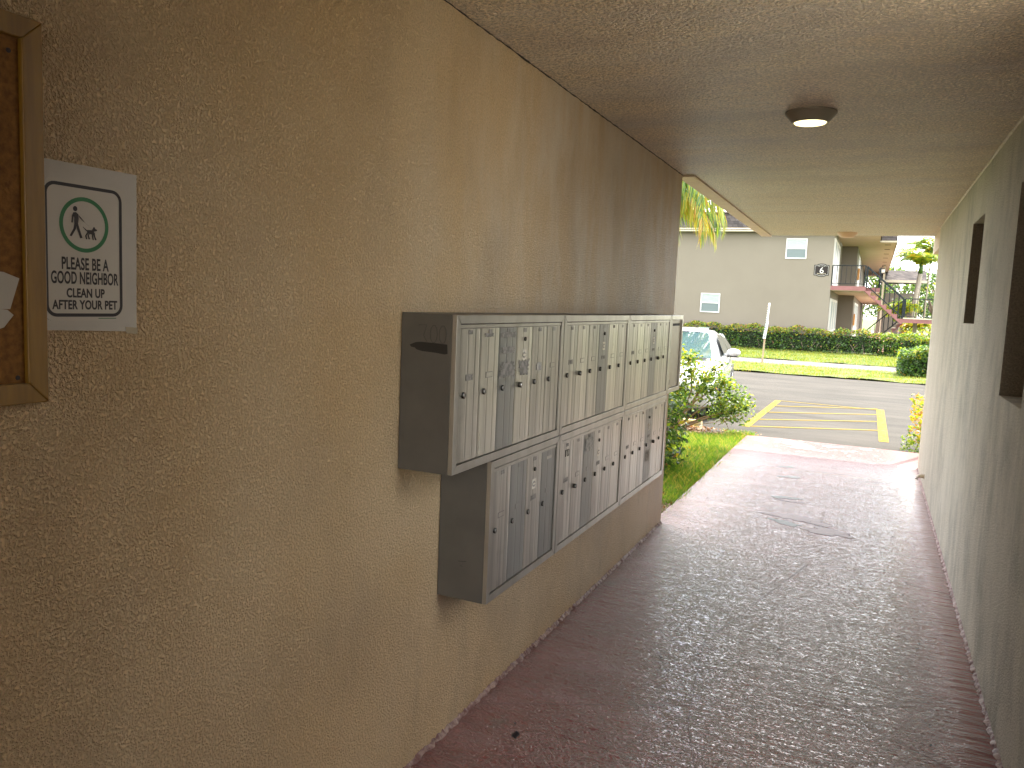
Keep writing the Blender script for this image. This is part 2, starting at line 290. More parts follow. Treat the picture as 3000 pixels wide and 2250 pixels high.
def lawn(name, x0, x1, y0, y1, z, nx, ny, jit=.12, h=.02):
    b = MB(); vs = []
    for j in range(ny + 1):
        for i in range(nx + 1):
            x = x0 + (x1 - x0) * i / nx; y = y0 + (y1 - y0) * j / ny
            if j in (0, ny): y += random.uniform(-jit, jit)
            b.v.append((x, y, z + random.uniform(-h, h)))
    for j in range(ny):
        for i in range(nx):
            a = j * (nx + 1) + i; b.f.append((a, a + 1, a + nx + 2, a + nx + 1)); b.m.append(0)
    return struct(b.build(name, M_lawn, smooth=True))
lawn('grass_verge', -40, 40, 21.9, 25.6, G + .035, 240, 8)
sheet('sidewalk', [(-60, 25.5), (60, 25.5), (60, 28.3), (-60, 28.3)], G + .015, M_conc)
lawn('front_lawn', -40, 40, 28.3, 37.2, G + .035, 200, 14)
sheet('far_parking_lot', [(3.2, 56), (60, 56), (60, 95), (3.2, 95)], G + .012, M_conc)
sheet('garden_path', [(.9, 40), (2.6, 40), (3.0, 95), (.9, 95)], G + .02, mat('pink_path', (.45, .24, .21), .8))
# lawn beside the passage, left
b = MB(); nx, ny = 60, 60
for j in range(ny + 1):
    for i in range(nx + 1):
        y = 5.5 + 5.2 * j / ny; x = -4.5 + 4.44 * i / nx
        if i == nx: x = -.055 + random.uniform(-.02, .03)
        if j == ny: y += random.uniform(-.05, .05)
        b.v.append((x, y, -.035 - .05 * max(0, (y - 9.5)) + random.uniform(-.012, .012)))
for j in range(ny):
    for i in range(nx):
        a = j * (nx + 1) + i; b.f.append((a, a + 1, a + nx + 2, a + nx + 1))
        xm = -4.5 + 4.44 * (i + .5) / nx; ym = 5.5 + 5.2 * (j + .5) / ny
        lit = ((xm + 1.0) / .75) ** 2 + ((ym - 10.45) / .55) ** 2 < 1 or (xm > -.2 and ym < 6.3)
        b.m.append(1 if lit else 0)
struct(b.build('side_lawn', [M_lawn, M_mulch], smooth=True))
# painted walkway
b = MB()
pts = [(0, YR), (0, 5.5), (-.06, 5.62), (-.05, 6.2), (-.045, 7.2), (-.05, 8.7), (-.045, 10.05)]
b.prism([(x, y, 0) for x, y in ([(1.86, YR)] + [(1.86, 9.98), (1.86, 10.06)] + pts[::-1])], (0, 0, -.14))
b.v = [(x, y, z) for x, y, z in b.v]
b.quad([(-.045, 10.05, 0), (1.68, 10.06, 0), (1.66, 10.68, -.094), (.02, 10.71, -.094)])
b.quad([(-.045, 10.05, 0), (.02, 10.71, -.094), (.02, 10.71, -.16), (-.045, 10.05, -.16)]); b.quad([(1.68, 10.06, 0), (1.66, 10.68, -.094), (1.66, 10.68, -.16), (1.68, 10.06, -.16)][::-1])
walk = struct(b.build('walkway', M_floor))
# scored lines in the concrete
b = MB()
for ln in ([(.017, 2.594), (.5, 2.85), (1.204, 3.23), (1.55, 3.42)], [(.677, 3.60), (1.0, 3.39), (1.35, 3.17), (1.80, 2.88)], [(1.032, 5.113), (.86, 4.4), (.677, 3.60), (.76, 2.86), (.85, 2.55)], [(.024, 5.47), (.7, 5.28), (1.42, 5.055), (1.80, 4.95)], [(1.019, 5.076), (.936, 4.70)]):
    for p, q in zip(ln, ln[1:]):
        p = Vector((*p, 0)); q = Vector((*q, 0)); n = (q - p).normalized().cross(Vector((0, 0, 1))) * .0011
        b.quad([p - n + Vector((0, 0, .0012)), q - n + Vector((0, 0, .0012)), q + n + Vector((0, 0, .0012)), p + n + Vector((0, 0, .0012))])
struct(b.build('walkway_score_lines', mat('score_line', (.085, .04, .035), .6)))
def blob(b, cx, cy, rx, ry, rot, z, m, n=26, rough=.3, fz=None):
    ph = [random.uniform(0, 6.28) for _ in range(4)]; pts = []
    for k in range(n):
        a = 2 * math.pi * k / n; r_ = 1 + rough * (.5 * math.sin(2 * a + ph[0]) + .4 * math.sin(3 * a + ph[1]) + .35 * math.sin(5 * a + ph[2]) + .3 * math.sin(9 * a + ph[3]))
        x = rx * r_ * math.cos(a); y = ry * r_ * math.sin(a); X = cx + x * math.cos(rot) - y * math.sin(rot); Y = cy + x * math.sin(rot) + y * math.cos(rot)
        pts.append((X, Y, (fz(Y) if fz else 0) + z))
    b.quad(pts, m)
b = MB(); fz = lambda y: 0 if y < 10.06 else -(y - 10.06) * .145
M_chipg = mat('old_green_paint', (.045, .075, .05), .5, spec=.7, var=(.14, .11, .09), vscale=25, bump=1, bscale=60, bdist=.01); M_chipb = mat('worn_concrete_patch', (.20, .13, .11), .5, spec=.7, var=(.16, .10, .085), vscale=20, bump=1, bscale=60, bdist=.01); M_chipw = mat('bare_pale_patch', (.55, .46, .38), .7, var=(.42, .30, .26), vscale=18)
for cx, cy, rx, ry, ro, m in [(.80, 6.02, .12, .05, -.3, 0), (.72, 6.85, .10, .055, .2, 0), (.77, 6.75, .13, .03, -.1, 1), (.67, 7.75, .11, .045, .1, 0), (.60, 8.25, .07, .05, .2, 0), (1.10, 5.93, .17, .085, -.3, 1), (.88, 6.2, .20, .10, -.2, 1), (.58, 9.75, .20, .10, -.3, 2), (.42, 9.95, .12, .05, .1, 2), (.70, 9.5, .16, .06, -.25, 2), (.15, 9.8, .08, .10, .3, 2), (.95, 9.85, .10, .04, .1, 2), (.3, 10.3, .12, .05, 0, 2), (1.3, 9.9, .05, .03, 0, 2)]:
    blob(b, cx, cy, rx, ry, ro, .0016 + m * .0004, m, fz=fz, rough=.45)
for k in range(60):
    y = random.uniform(8.9, 10.5); x = random.uniform(.0, 1.6); blob(b, x, y, random.uniform(.008, .04), random.uniform(.006, .016), random.uniform(-.3, .3), .0016, 2, 9, fz=fz)
struct(b.build('walkway_worn_paint', [M_chipg, M_chipb, M_chipw]))
# ragged paint / caulk line where floor meets walls
def ragged(name, x, sgn, y0, y1, m):
    b = MB(); n = int((y1 - y0) / .012); prev = None
    for k in range(n + 1):
        y = y0 + (y1 - y0) * k / n; w = .010 + .007 * math.sin(k * .9) * random.random() + random.uniform(0, .007); h = .010 + random.uniform(0, .012)
        c = ((x + sgn * .001, y, h), (x + sgn * w * .6, y, h * .55), (x + sgn * w, y, .0015))
        if prev:
            for q in range(2): b.quad([prev[q], prev[q + 1], c[q + 1], c[q]], 0)
        prev = c
    return struct(b.build(name, m))
M_rag = mat('chipped_edge_paint', (.34, .23, .19), .55, var=(.14, .055, .045), vscale=38, contrast=(.42, .58), bump=1, bscale=150)
ragged('floor_edge_left', 0, 1, .8, 5.5, M_rag); ragged('floor_edge_right', 1.80, -1, 2.56, 8.95, M_rag)

# parking bay lines
b = MB(); z = G + .004
def strip(p, q, w, m=0):
    p = Vector((*p, z)); q = Vector((*q, z)); n = (q - p).normalized().cross(Vector((0, 0, 1))) * w / 2; b.quad([p - n, q - n, q + n, p + n], m)
strip((-.26, 11.5), (-.22, 15.35), .11); z += .0007
strip((1.52, 11.35), (1.50, 15.25), .12); z += .0007
for (a, c) in (((-.20, 11.57), (1.46, 12.45)), ((-.19, 12.4), (1.46, 13.5)), ((-.17, 13.4), (1.46, 14.45)), ((-.17, 14.4), (1.46, 15.35))): strip(a, c, .055)
z += .0007; strip((-.2, 15.30), (1.46, 15.20), .05)
struct(b.build('parking_lines', M_yel))

# ---------------------------------------------------------------- the building we stand in
PB = thing('apartment_building', (0, 0, 0), 'tan stucco building whose covered passage the mailboxes hang in', 'building')
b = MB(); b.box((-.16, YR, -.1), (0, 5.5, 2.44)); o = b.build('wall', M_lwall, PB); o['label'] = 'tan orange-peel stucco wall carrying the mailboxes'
def wall_with_holes():
    b = MB(); x0, x1 = 1.80, 2.15; holes = [(3.48, 4.06, 1.212, 2.135), (5.30, 5.90, 1.515, 2.15)]
    ys = [YO, 3.48, 4.06, 5.30, 5.90, 9.0]
    for a, c in zip(ys, ys[1:]):
        h = next((h for h in holes if abs(h[0] - a) < 1e-6), None)
        segs = [(-.1, 2.44)] if not h else [(-.1, h[2]), (h[3], 2.44)]
        for s0, s1 in segs: b.quad([(x0, a, s0), (x0, a, s1), (x0, c, s1), (x0, c, s0)])
        if h:
            b.quad([(x0, a, h[2]), (x0, c, h[2]), (x1, c, h[2]), (x1, a, h[2])]); b.quad([(x0, a, h[3]), (x1, a, h[3]), (x1, c, h[3]), (x0, c, h[3])])
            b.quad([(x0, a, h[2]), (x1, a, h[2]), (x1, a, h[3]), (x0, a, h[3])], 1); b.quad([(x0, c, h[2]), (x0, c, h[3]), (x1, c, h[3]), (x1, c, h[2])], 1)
    b.quad([(x0, 9.0, -.1), (x0, 9.0, 2.44), (2.3, 9.0, 2.44), (2.3, 9.0, -.1)]); b.quad([(2.3, 9, -.1), (2.3, 9, 2.44), (2.3, YO, 2.44), (2.3, YO, -.1)]); b.quad([(x0, YO, -.1), (2.3, YO, -.1), (2.3, YO, 2.44), (x0, YO, 2.44)]); b.box((x0, YR, -.1), (2.3, YP, 2.44)); b.box((x0 + .05, YP + .002, -.1), (2.2, YO - .002, .85))  # unseen gap and low parapet added to shape light on the left wall
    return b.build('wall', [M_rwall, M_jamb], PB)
o = wall_with_holes(); o['label'] = 'weathered cream stucco wall with two slot openings'
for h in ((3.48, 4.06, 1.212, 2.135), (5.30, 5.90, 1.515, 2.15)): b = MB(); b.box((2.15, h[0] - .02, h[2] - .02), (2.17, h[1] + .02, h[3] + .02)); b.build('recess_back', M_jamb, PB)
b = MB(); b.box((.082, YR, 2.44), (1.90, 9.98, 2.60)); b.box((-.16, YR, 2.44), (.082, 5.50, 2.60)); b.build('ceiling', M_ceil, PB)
b = MB(); b.box((-.035, 5.503, 2.428), (.080, 9.98, 2.62)); b.box((-.035, 9.983, 2.445), (2.0, 10.0, 2.62)); b.build('fascia', M_fascia, PB)
b = MB(); b.box((1.803, 9.003, 2.24), (2.0, 9.975, 2.437)); b.build('header_beam', M_fascia, PB)
b = MB(); b.box((1.895, 9.87, -.02), (1.945, 9.92, 2.24)); b.build('corner_post', M_white, PB)
b = MB(); b.box((-.03, YR - .1, 2.63), (1.95, 9.95, 5.6)); b.box((1.953, YO, 2.63), (9, 9.95, 2.95)); b.box((-9, YR - .1, 2.45), (-.17, 5.5, 5.6)); b.box((-9, YR - .1, -.1), (-.17, 5.49, 2.449)); b.box((2.31, YO + .01, -.1), (9, 8.98, 2.62)); b.build('upper_storey', M_b6, PB)  # right wing kept low so the sun reaches the added court
# crack and caulk where walls meet the ceiling
def bead(name, x, sgn, y0, y1, m, w0, w1):
    b = MB(); n = int((y1 - y0) / .03); prev = None
    for k in range(n + 1):
        y = y0 + (y1 - y0) * k / n; w = random.uniform(w0, w1); h = random.uniform(w0, w1)
        c = ((x + sgn * .001, y, 2.44 - h), (x + sgn * w, y, 2.4385))
        if prev: b.quad([prev[0], prev[1], c[1], c[0]])
        prev = c
    b.build(name, m, PB)
bead('ceiling_crack', 0, 1, -.5, 5.5, M_crack, .002, .007); bead('ceiling_caulk', 1.80, -1, 2.6, 9.0, M_caulk, .006, .014)
for (p0, p1) in (((.1, 7.55), (1.78, 7.75)),):
    b = MB(); prev = None
    for k in range(60):
        t = k / 59; x = p0[0] + (p1[0] - p0[0]) * t; y = p0[1] + (p1[1] - p0[1]) * t + random.uniform(-.012, .012)
        c = ((x, y - .0025, 2.4385), (x, y + .0025, 2.4385))
        if prev: b.quad([prev[0], prev[1], c[1], c[0]])
        prev = c
    b.build('ceiling_crack', M_crack, PB)
# pipe stub low on the right wall
pt = thing('drain_pipe', (1.80, 7.95, .1), 'small cream elbow pipe stub low on the right-hand wall', 'pipe')
b = MB(); b.tube([(1.80, 7.95, .115), (1.765, 7.95, .117), (1.745, 7.95, .108), (1.738, 7.95, .085)], .017, 10); b.build('elbow', M_caulk, pt, smooth=True)
b = MB(); b.lathe((1.80, 7.95, .115), (-1, 0, 0), [(.026, 0), (.026, .004)], 14); b.build('collar', M_caulk, pt)

# ceiling lamps
def lamp(x, y, r, mh, md, label, lit):
    t = thing('ceiling_light', (x, y, 2.44), label, 'ceiling light', 'round ceiling lights of the passage')
    b = MB(); b.lathe((x, y, 2.44), (0, 0, -1), [(r, 0), (r, .006), (r * .93, .016), (r * .70, .045), (r * .66, .048), (r * .63, .044)], 40); b.build('housing', mh, t, smooth=False)
    b = MB(); b.lathe((x, y, 2.44), (0, 0, -1), [(r * .62, .0445), (r * .60, .049), (r * .4, .053), (r * .1, .054)], 32); b.build('diffuser', md, t, smooth=True)
    return t
lamp(.935, 3.90, .112, M_lamph, M_lamp, 'lit round ceiling lamp with bronze rim, nearest the camera', True)
lamp(.925, 9.60, .105, M_lamph2, M_lampoff, 'unlit tan ceiling lamp at the far end of the passage', False)

# ---------------------------------------------------------------- text helper
def text(body, size, xs, m, name, parent, origin, rx, ry, depth=.0003, spacing=1.0, align='CENTER', bold=0):
    cu_ = bpy.data.curves.new('t', 'FONT'); cu_.body = body; cu_.size = size; cu_.extrude = depth; cu_.align_x = align; cu_.space_character = spacing; cu_.offset = bold
    to = bpy.data.objects.new('t', cu_); COL.objects.link(to); bpy.context.view_layer.update()
    me = bpy.data.meshes.new_from_object(to.evaluated_get(bpy.context.evaluated_depsgraph_get())); COL.objects.unlink(to); bpy.data.objects.remove(to)
    rx = Vector(rx); ry = Vector(ry); nz = rx.cross(ry)
    for v in me.vertices: c = v.co.copy(); v.co = Vector(origin) + rx * c.x * xs + ry * c.y + nz * c.z
    me.name = name; me.materials.clear(); me.materials.append(m)
    o = bpy.data.objects.new(name, me); COL.objects.link(o)
    if parent: o.parent = parent; o.matrix_parent_inverse = Matrix.Translation(-parent.location)
    return o
YV, ZV, XV = (0, 1, 0), (0, 0, 1), (1, 0, 0)

# ---------------------------------------------------------------- mailboxes
D = .187
def unit(y0, y1, z0, z1, ndoor, label, master, mats_, extra=None, single=False):
    t = thing('mailbox_unit', (0, y0, z0), label, 'mailbox unit', 'metal mailbox units hung on the left wall')
    b = MB(); b.box((.002, y0, z0), (D - .016, y1, z1)); b.build('cabinet', M_cab, t, bevel=.001)
    fw = .026; b = MB(); x0, x1 = D - .0155, D
    # mitred front frame
    O = [(y0 + .0004, z0 + .0004), (y1 - .0004, z0 + .0004), (y1 - .0004, z1 - .0004), (y0 + .0004, z1 - .0004)]; I = [(y0 + fw, z0 + fw), (y1 - fw, z0 + fw), (y1 - fw, z1 - fw), (y0 + fw, z1 - fw)]
    for k in range(4):
        j = (k + 1) % 4; g = .0007
        o1, o2, i2, i1 = O[k], O[j], I[j], I[k]
        d = Vector((o2[0] - o1[0], o2[1] - o1[1])).normalized() * g
        q = [(o1[0] + d.x, o1[1] + d.y), (o2[0] - d.x, o2[1] - d.y), (i2[0] - d.x, i2[1] - d.y), (i1[0] + d.x, i1[1] + d.y)]
        b.prism([(x0, a, c) for a, c in q], (x1 - x0, 0, 0))
    b.build('frame', M_frame, t, bevel=.0012)
    b = MB(); b.box((x0 - .004, y0 + fw - .003, z0 + fw - .003), (x0 + .003, y1 - fw + .003, z1 - fw + .003)); b.build('backing', M_gap, t)
    ya, yb, za, zb = y0 + fw + .0025, y1 - fw - .0035, z0 + fw + .003, z1 - fw - .0025
    if single:
        b = MB(); b.box((x0 + .003, ya, za), (x0 + .006, yb, zb)); d = b.build('door', M_panel, t)
        b = MB(); b.box((x0 + .006, ya + .05, zb - .035), (x0 + .0068, yb - .03, zb - .02)); b.build('mail_slot', M_gap, d)
        b = MB(); b.lathe((x0 + .006, ya + .018, z0 + .24), (1, 0, 0), [(.007, 0), (.007, .004)], 12); b.build('lock', M_lock, d)
        b = MB(); b.box((x0 + .006, ya + .02, za + .02), (x0 + .0066, ya + .06, za + .05)); b.build('label_plate', M_slot, d)
        return t
    b = MB(); b.box((x0 + .003, ya, zb - .011), (x0 + .0135, yb, zb)); b.build('hinge_rail', M_frame, t, bevel=.0008)
    zt = zb - .0125; w = (yb - ya) / ndoor; f = x0 + .0105
    for k in range(ndoor):
        a = ya + w * k + .0011; c = ya + w * (k + 1) - .0011; m = mats_[k]
        b = MB(); pr = [(0, -.0012), (.06, 0), (.36, .0004), (.40, -.0006), (.44, .0004), (.70, .0002), (.74, -.0007), (.78, .0003), (.94, 0), (1, -.0012)]
        poly = [(f + dx, a + (c - a) * s, za) for s, dx in pr] + [(x0 + .0035, c, za), (x0 + .0035, a, za)]
        b.prism(poly[::-1], (0, 0, zt - za)); d = b.build('door', m, t)
        ly = a + .032 if ndoor == 6 else a + .022; lz = z0 + .232 if z0 > .9 else z0 + .238
        big = (k * 7 + int(y0 * 10)) % 5 == 0
        b = MB(); h = .011 if big else .005; b.lathe((f, ly, lz), (1, 0, 0), [(.0095, 0), (.0095, h), (.0080, h + .0012)], 18, 0); b.lathe((f + h + .0012, ly, lz), (1, 0, 0), [(.0066, 0), (.0060, .0006)], 16, 1 if big else 2); b.box((f + h + .0018, ly - .0009, lz - .0042), (f + h + .0022, ly + .0009, lz + .0042), 0)
        b.build('lock', [M_lock, M_lockf, M_slot], d)
        py = (a + c) / 2; pz = z0 + .283
        b = MB(); b.box((f + .0004, py - .024, pz - .0095), (f + .0011, py + .024, pz + .0095), 0); b.box((f + .0011, py - .021, pz - .0070), (f + .0014, py + .021, pz + .0070), 1); b.build('name_slot', [M_slot, m if (k + ndoor) % 3 else M_grime], d)
        b = MB(); b.box((f + .0004, py - .013, zt - .017), (f + .0011, py + .013, zt - .004)); b.build('number_tag', M_slot if k % 2 else M_grime, d)
        if k == master:
            b = MB(); b.lathe((f + .0003, py + .002, z0 + .388), (1, 0, 0), [(.0075, 0), (.0075, .004), (.006, .0045)], 16, 0); b.box((f + .0045, py + .0005, z0 + .383), (f + .0051, py + .0035, z0 + .393), 1); b.build('master_lock', [M_lock, M_gap], d)
            b = MB(); pz = z0 + .333; b.box((f + .0004, py - .017, pz - .018), (f + .0009, py + .017, pz + .018), 0)
            b.lathe((f + .0009, py, pz), (1, 0, 0), [(.011, 0), (.011, .0006)], 18, 1); b.box((f + .0016, py - .015, pz - .005), (f + .002, py + .015, pz + .005), 1); b.box((f + .0021, py - .013, pz - .0035), (f + .0024, py + .013, pz + .0035), 0)
            b.build('emblem_sticker', [M_sticker, M_slot], d)
        if extra and k in extra: extra[k](d, f, a, c, zt, z0)
    return t
def patch(y, z, w, h, m, name, rough=.35):
    def g(d, f, yy=y, zz=z):
        b = MB(); n = 64; pts = []
        ph = [random.uniform(0, 6.28) for _ in range(3)]
        for k in range(n):
            a = 2 * math.pi * k / n; q = max(abs(math.cos(a)), abs(math.sin(a))); r_ = 1 / q * (1 + rough * (.10 * math.sin(3 * a + ph[0]) + .16 * math.sin(11 * a + ph[1]) + random.uniform(-.16, .10)))
            pts.append((f + .0016, yy + w / 2 * r_ * math.cos(a), zz + h / 2 * r_ * math.sin(a)))
        b.prism(pts, (.0005, 0, 0)); b.build(name, m, d)
    return g
def ex_grime(d, f, a, c, zt, z0):
    patch((a + c) / 2, z0 + .405, (c - a) * .82, .018, M_grime, 'residue', .6)(d, f); patch((a + c) / 2, z0 + .355, (c - a) * .7, .022, M_grime, 'residue', .5)(d, f)
    patch((a + c) / 2, z0 + .290, (c - a) * .85, .05, M_grime, 'residue', .7)(d, f)
def ex_grime2(d, f, a, c, zt, z0): patch((a + c) / 2, z0 + .29, (c - a) * .6, .05, M_grime, 'residue', .8)(d, f)
def ex_tape(d, f, a, c, zt, z0): patch((a + c) / 2 - .01, z0 + .408, .06, .012, M_grime, 'residue', .5)(d, f)
def ex_sticker(d, f, a, c, zt, z0): patch((a + c) / 2, z0 + .285, .042, .028, M_torn, 'sticker', .3)(d, f)
def ex_paper(d, f, a, c, zt, z0): patch((a + c) / 2, zt - .050, (c - a) * .72, .055, M_torn, 'torn_label', .45)(d, f)
def ex_paper2(d, f, a, c, zt, z0): patch((a + c) / 2, z0 + .175, (c - a) * .6, .06, M_torn, 'torn_label', .5)(d, f)
def ex_white(d, f, a, c, zt, z0): patch((a + c) / 2, zt - .028, .052, .011, M_paper, 'white_label', .1)(d, f)
def ex_draw(d, f, a, c, zt, z0):
    b = MB(); y = (a + c) / 2; z = zt - .045
    b.tube([(f + .0012, y - .018, z - .012), (f + .0012, y - .018, z + .014), (f + .0012, y - .003, z + .014)], .0014, 5); b.tube([(f + .0012, y + .002, z + .014), (f + .0012, y + .002, z - .012), (f + .0012, y + .02, z - .012), (f + .0012, y + .02, z + .014), (f + .0012, y + .002, z + .014)], .0014, 5)
    b.build('scrawl', M_mark, d)
A_, B_, C_ = M_alu, M_alud, M_alub
u1 = unit(1.999, 2.868, 1.020, 1.490, 6, 'nearest mailbox unit of the upper row, scrawled side panel, six narrow doors', 3, [A_, C_, B_, C_, A_, A_], {1: ex_tape, 2: ex_grime, 3: ex_grime2, 4: ex_sticker})
unit(2.871, 3.766, 1.020, 1.490, 6, 'second mailbox unit in the upper row, six doors, right of the scrawled one', 3, [A_, C_, A_, B_, C_, A_])
unit(3.769, 4.640, 1.020, 1.490, 6, 'third mailbox unit in the upper row, beside the cream outgoing-mail box', 3, [A_, C_, A_, B_, A_, A_])
unit(4.643, 4.968, 1.024, 1.490, 1, 'narrow outgoing mail box with one cream door, at the passage end of the upper row', 0, [A_], single=True)
uA = unit(2.266, 2.880, .538, 1.017, 4, 'four-door mailbox unit, nearest in the lower row, under the scrawled unit', 2, [A_, B_, A_, B_], {3: ex_white})
unit(2.883, 3.766, .538, 1.017, 6, 'middle mailbox unit of the lower row with a torn paper label near its top', 3, [A_, A_, B_, A_, A_, C_], {0: ex_draw, 2: ex_paper})
unit(3.769, 4.655, .538, 1.017, 6, 'last mailbox unit of the lower row, nearest the lawn, torn label mid-door', 3, [A_, C_, A_, B_, A_, A_], {3: ex_paper2})
# scratched 700 and blacked-out marker patch on the near side panel
b = MB(); yy = 1.9984; s = lambda x, z_: (x, yy, z_)
b.tube([s(.060, 1.455), s(.088, 1.457), s(.078, 1.425), s(.090, 1.407)], .0006, 4)
for cx in (.112, .142): b.tube([s(cx + .012 * math.cos(a), 1.431 + .026 * math.sin(a)) for a in [k * .63 for k in range(11)]], .0006, 4)
b.build('scratched_number', M_mark, u1)
b = MB(); b.prism([s(x, z_) for x, z_ in ((.032, 1.396), (.052, 1.404), (.070, 1.406), (.118, 1.405), (.158, 1.403), (.160, 1.376), (.150, 1.374), (.120, 1.377), (.075, 1.379), (.055, 1.383), (.050, 1.388), (.036, 1.390))], (0, -.0004, 0)); b.build('marker_smear', M_mark, u1)
b = MB(); b.tube([(.078, 2.2655, .668), (.100, 2.2655, .670), (.108, 2.2655, .672)], .0009, 4); b.tube([(.085, 2.2655, .655), (.095, 2.2655, .652)], .0007, 4); b.build('scratch', M_mark, uA)

# ---------------------------------------------------------------- cork board, papers, pet sign
cb = thing('cork_board', (0, .3, 1.333), 'oak framed cork notice board at the left edge', 'notice board')
y0, y1, z0, z1, fw, x1 = -.15, .881, 1.335, 1.948, .034, .019
b = MB(); b.box((.001, y0 + .01, z0 + .01), (.009, y1 - .01, z1 - .01)); b.build('cork', M_cork, cb)
b = MB(); O = [(y0, z0), (y1, z0), (y1, z1), (y0, z1)]; I = [(y0 + fw, z0 + fw), (y1 - fw, z0 + fw), (y1 - fw, z1 - fw), (y0 + fw, z1 - fw)]
for k in range(4):
    j = (k + 1) % 4; b.prism([(.001, *O[k]), (.001, *O[j]), (.001, *I[j]), (.001, *I[k])], (x1, 0, 0))
b.build('frame', M_oak, cb, bevel=.002)
for (yy, zz) in ((.832, 1.892), (.835, 1.378)):
    b = MB(); b.lathe((.009, yy, zz), (1, 0, 0), [(.004, 0), (.0035, .0015), (.001, .002)], 12); b.build('screw', M_ink, cb)
pp = MB(); pp.prism([(.0105, y, z_) for y, z_ in ((.70, 1.56), (.815, 1.548), (.840, 1.539), (.824, 1.4895), (.72, 1.49))], (.0006, 0, 0)); tag(pp.build('paper_note', M_paper), 'blank white paper note pinned to the cork board, upper sheet', 'paper', 'white papers pinned to the cork board')
pp = MB(); pp.prism([(.0095, y, z_) for y, z_ in ((.70, 1.50), (.82, 1.4885), (.830, 1.480), (.814, 1.4605), (.72, 1.43))], (.0006, 0, 0)); tag(pp.build('paper_note', M_paper), 'lower corner of white paper peeking out below the other note', 'paper', 'white papers pinned to the cork board')

ps = thing('pet_sign', (0, .976, 1.45), 'laminated white paper sign with green circle, man walking dog, clean up after your pet', 'sign')
b = MB(); b.prism([(.0025, .884, 1.7385), (.0025, 1.072, 1.739), (.0025, 1.0695, 1.449), (.0025, .884, 1.4545)][::-1], (.0008, 0, 0)); b.build('paper', M_paper, ps)
def rrect(y0, y1, z0, z1, r, n=6):
    p = []
    for cy, cz, a0 in ((y1 - r, z1 - r, 0), (y0 + r, z1 - r, 90), (y0 + r, z0 + r, 180), (y1 - r, z0 + r, 270)):
        for k in range(n + 1): a = R(a0 + 90 * k / n); p.append((cy + r * math.cos(a), cz + r * math.sin(a)))
    return p
def ringmesh(name, outer, inner, x, m, parent):
    b = MB(); n = len(outer)
    for k in range(n):
        j = (k + 1) % n; b.quad([(x, *outer[k]), (x, *outer[j]), (x, *inner[j]), (x, *inner[k])])
    return b.build(name, m, parent)
M_face = mat('sign_face', (.50, .46, .39), .45)
b = MB(); b.prism([(.0033, a, c) for a, c in rrect(.8845, 1.046, 1.470, 1.709, .018)], (.0012, 0, 0)); b.build('plate', M_face, ps)
ringmesh('border', rrect(.888, 1.038, 1.477, 1.7040, .020), rrect(.8938, 1.0322, 1.4828, 1.6982, .0145), .0050, M_ink, ps)
cy, cz = .9625, 1.6365
circ = lambda r_, n=48: [(cy + r_ * math.cos(2 * math.pi * k / n), cz + r_ * math.sin(2 * math.pi * k / n)) for k in range(n)]
ringmesh('green_circle', circ(.0475), circ(.0405), .0050, M_green, ps)
def flat(polys, name, m, x=.0050):
    b = MB()
    for p in polys: b.quad([(x, cy + a, cz + c) for a, c in p]); x += .0001
    return b.build(name, m, ps)
head = [(-.0175 + .0042 * math.cos(a), .0262 + .0045 * math.sin(a)) for a in [k * math.pi / 8 for k in range(16)]]
flat([head, [(-.0215, .0195), (-.0160, .0205), (-.0115, .0170), (-.0110, .0100), (-.0125, .0000), (-.0195, .0000), (-.0195, .0100)],
      [(-.0195, .001), (-.0150, .001), (-.0165, -.008), (-.0250, -.0215), (-.0290, -.0205), (-.0215, -.0080)],
      [(-.0170, .001), (-.0125, .001), (-.0090, -.010), (-.0045, -.0225), (-.0090, -.0235), (-.0135, -.0110)],
      [(-.0215, .0195), (-.0240, .0140), (-.0255, .0020), (-.0225, .0020), (-.0215, .0110), (-.0190, .0160)],
      [(-.0115, .0165), (-.0105, .0120), (.0000, .0040), (-.0010, .0060)], ], 'walking_figure', M_ink)
flat([[(-.0012, .0056), (-.0004, .0046), (.0150, -.0075), (.0143, -.0068)]], 'leash', M_ink, .0058)
flat([[(.0040, -.0080), (.0140, -.0075), (.0165, -.0035), (.0185, -.0055), (.0185, -.0120), (.0150, -.0150), (.0050, -.0140)],
      [(.0150, -.0060), (.0175, -.0015), (.0195, -.0020), (.0205, -.0045), (.0245, -.0060), (.0240, -.0080), (.0190, -.0095)],
      [(.0040, -.0080), (-.0040, -.0025), (-.0030, -.0045), (.0035, -.0105)],
      [(.0040, -.0130), (.0070, -.0130), (.0030, -.0180), (.0045, -.0240), (.0020, -.0240), (.0005, -.0180)],
      [(.0070, -.0135), (.0095, -.0135), (.0080, -.0180), (.0100, -.0235), (.0070, -.0240), (.0055, -.0180)],
      [(.0140, -.0135), (.0170, -.0135), (.0160, -.0190), (.0175, -.0245), (.0150, -.0245), (.0135, -.0190)],
      [(.0160, -.0135), (.0190, -.0110), (.0200, -.0180), (.0230, -.0240), (.0200, -.0245), (.0175, -.0185)]], 'dog_figure', M_ink, .0051)
for body, zz, sz, xs in (('PLEASE BE A', 1.5590, .0290, .56), ('GOOD NEIGHBOR', 1.5345, .0290, .52), ('CLEAN UP', 1.5110, .0215, .72), ('AFTER YOUR PET', 1.4905, .0215, .73)):
    text(body, sz, xs, M_ink, 'lettering', ps, (.0049, .9635, zz), YV, ZV, .0001, 1.04, bold=.0007)
b = MB(); b.box((.0046, .988, 1.4735), (.0049, 1.024, 1.4748)); b.build('imprint_line', M_green, ps)
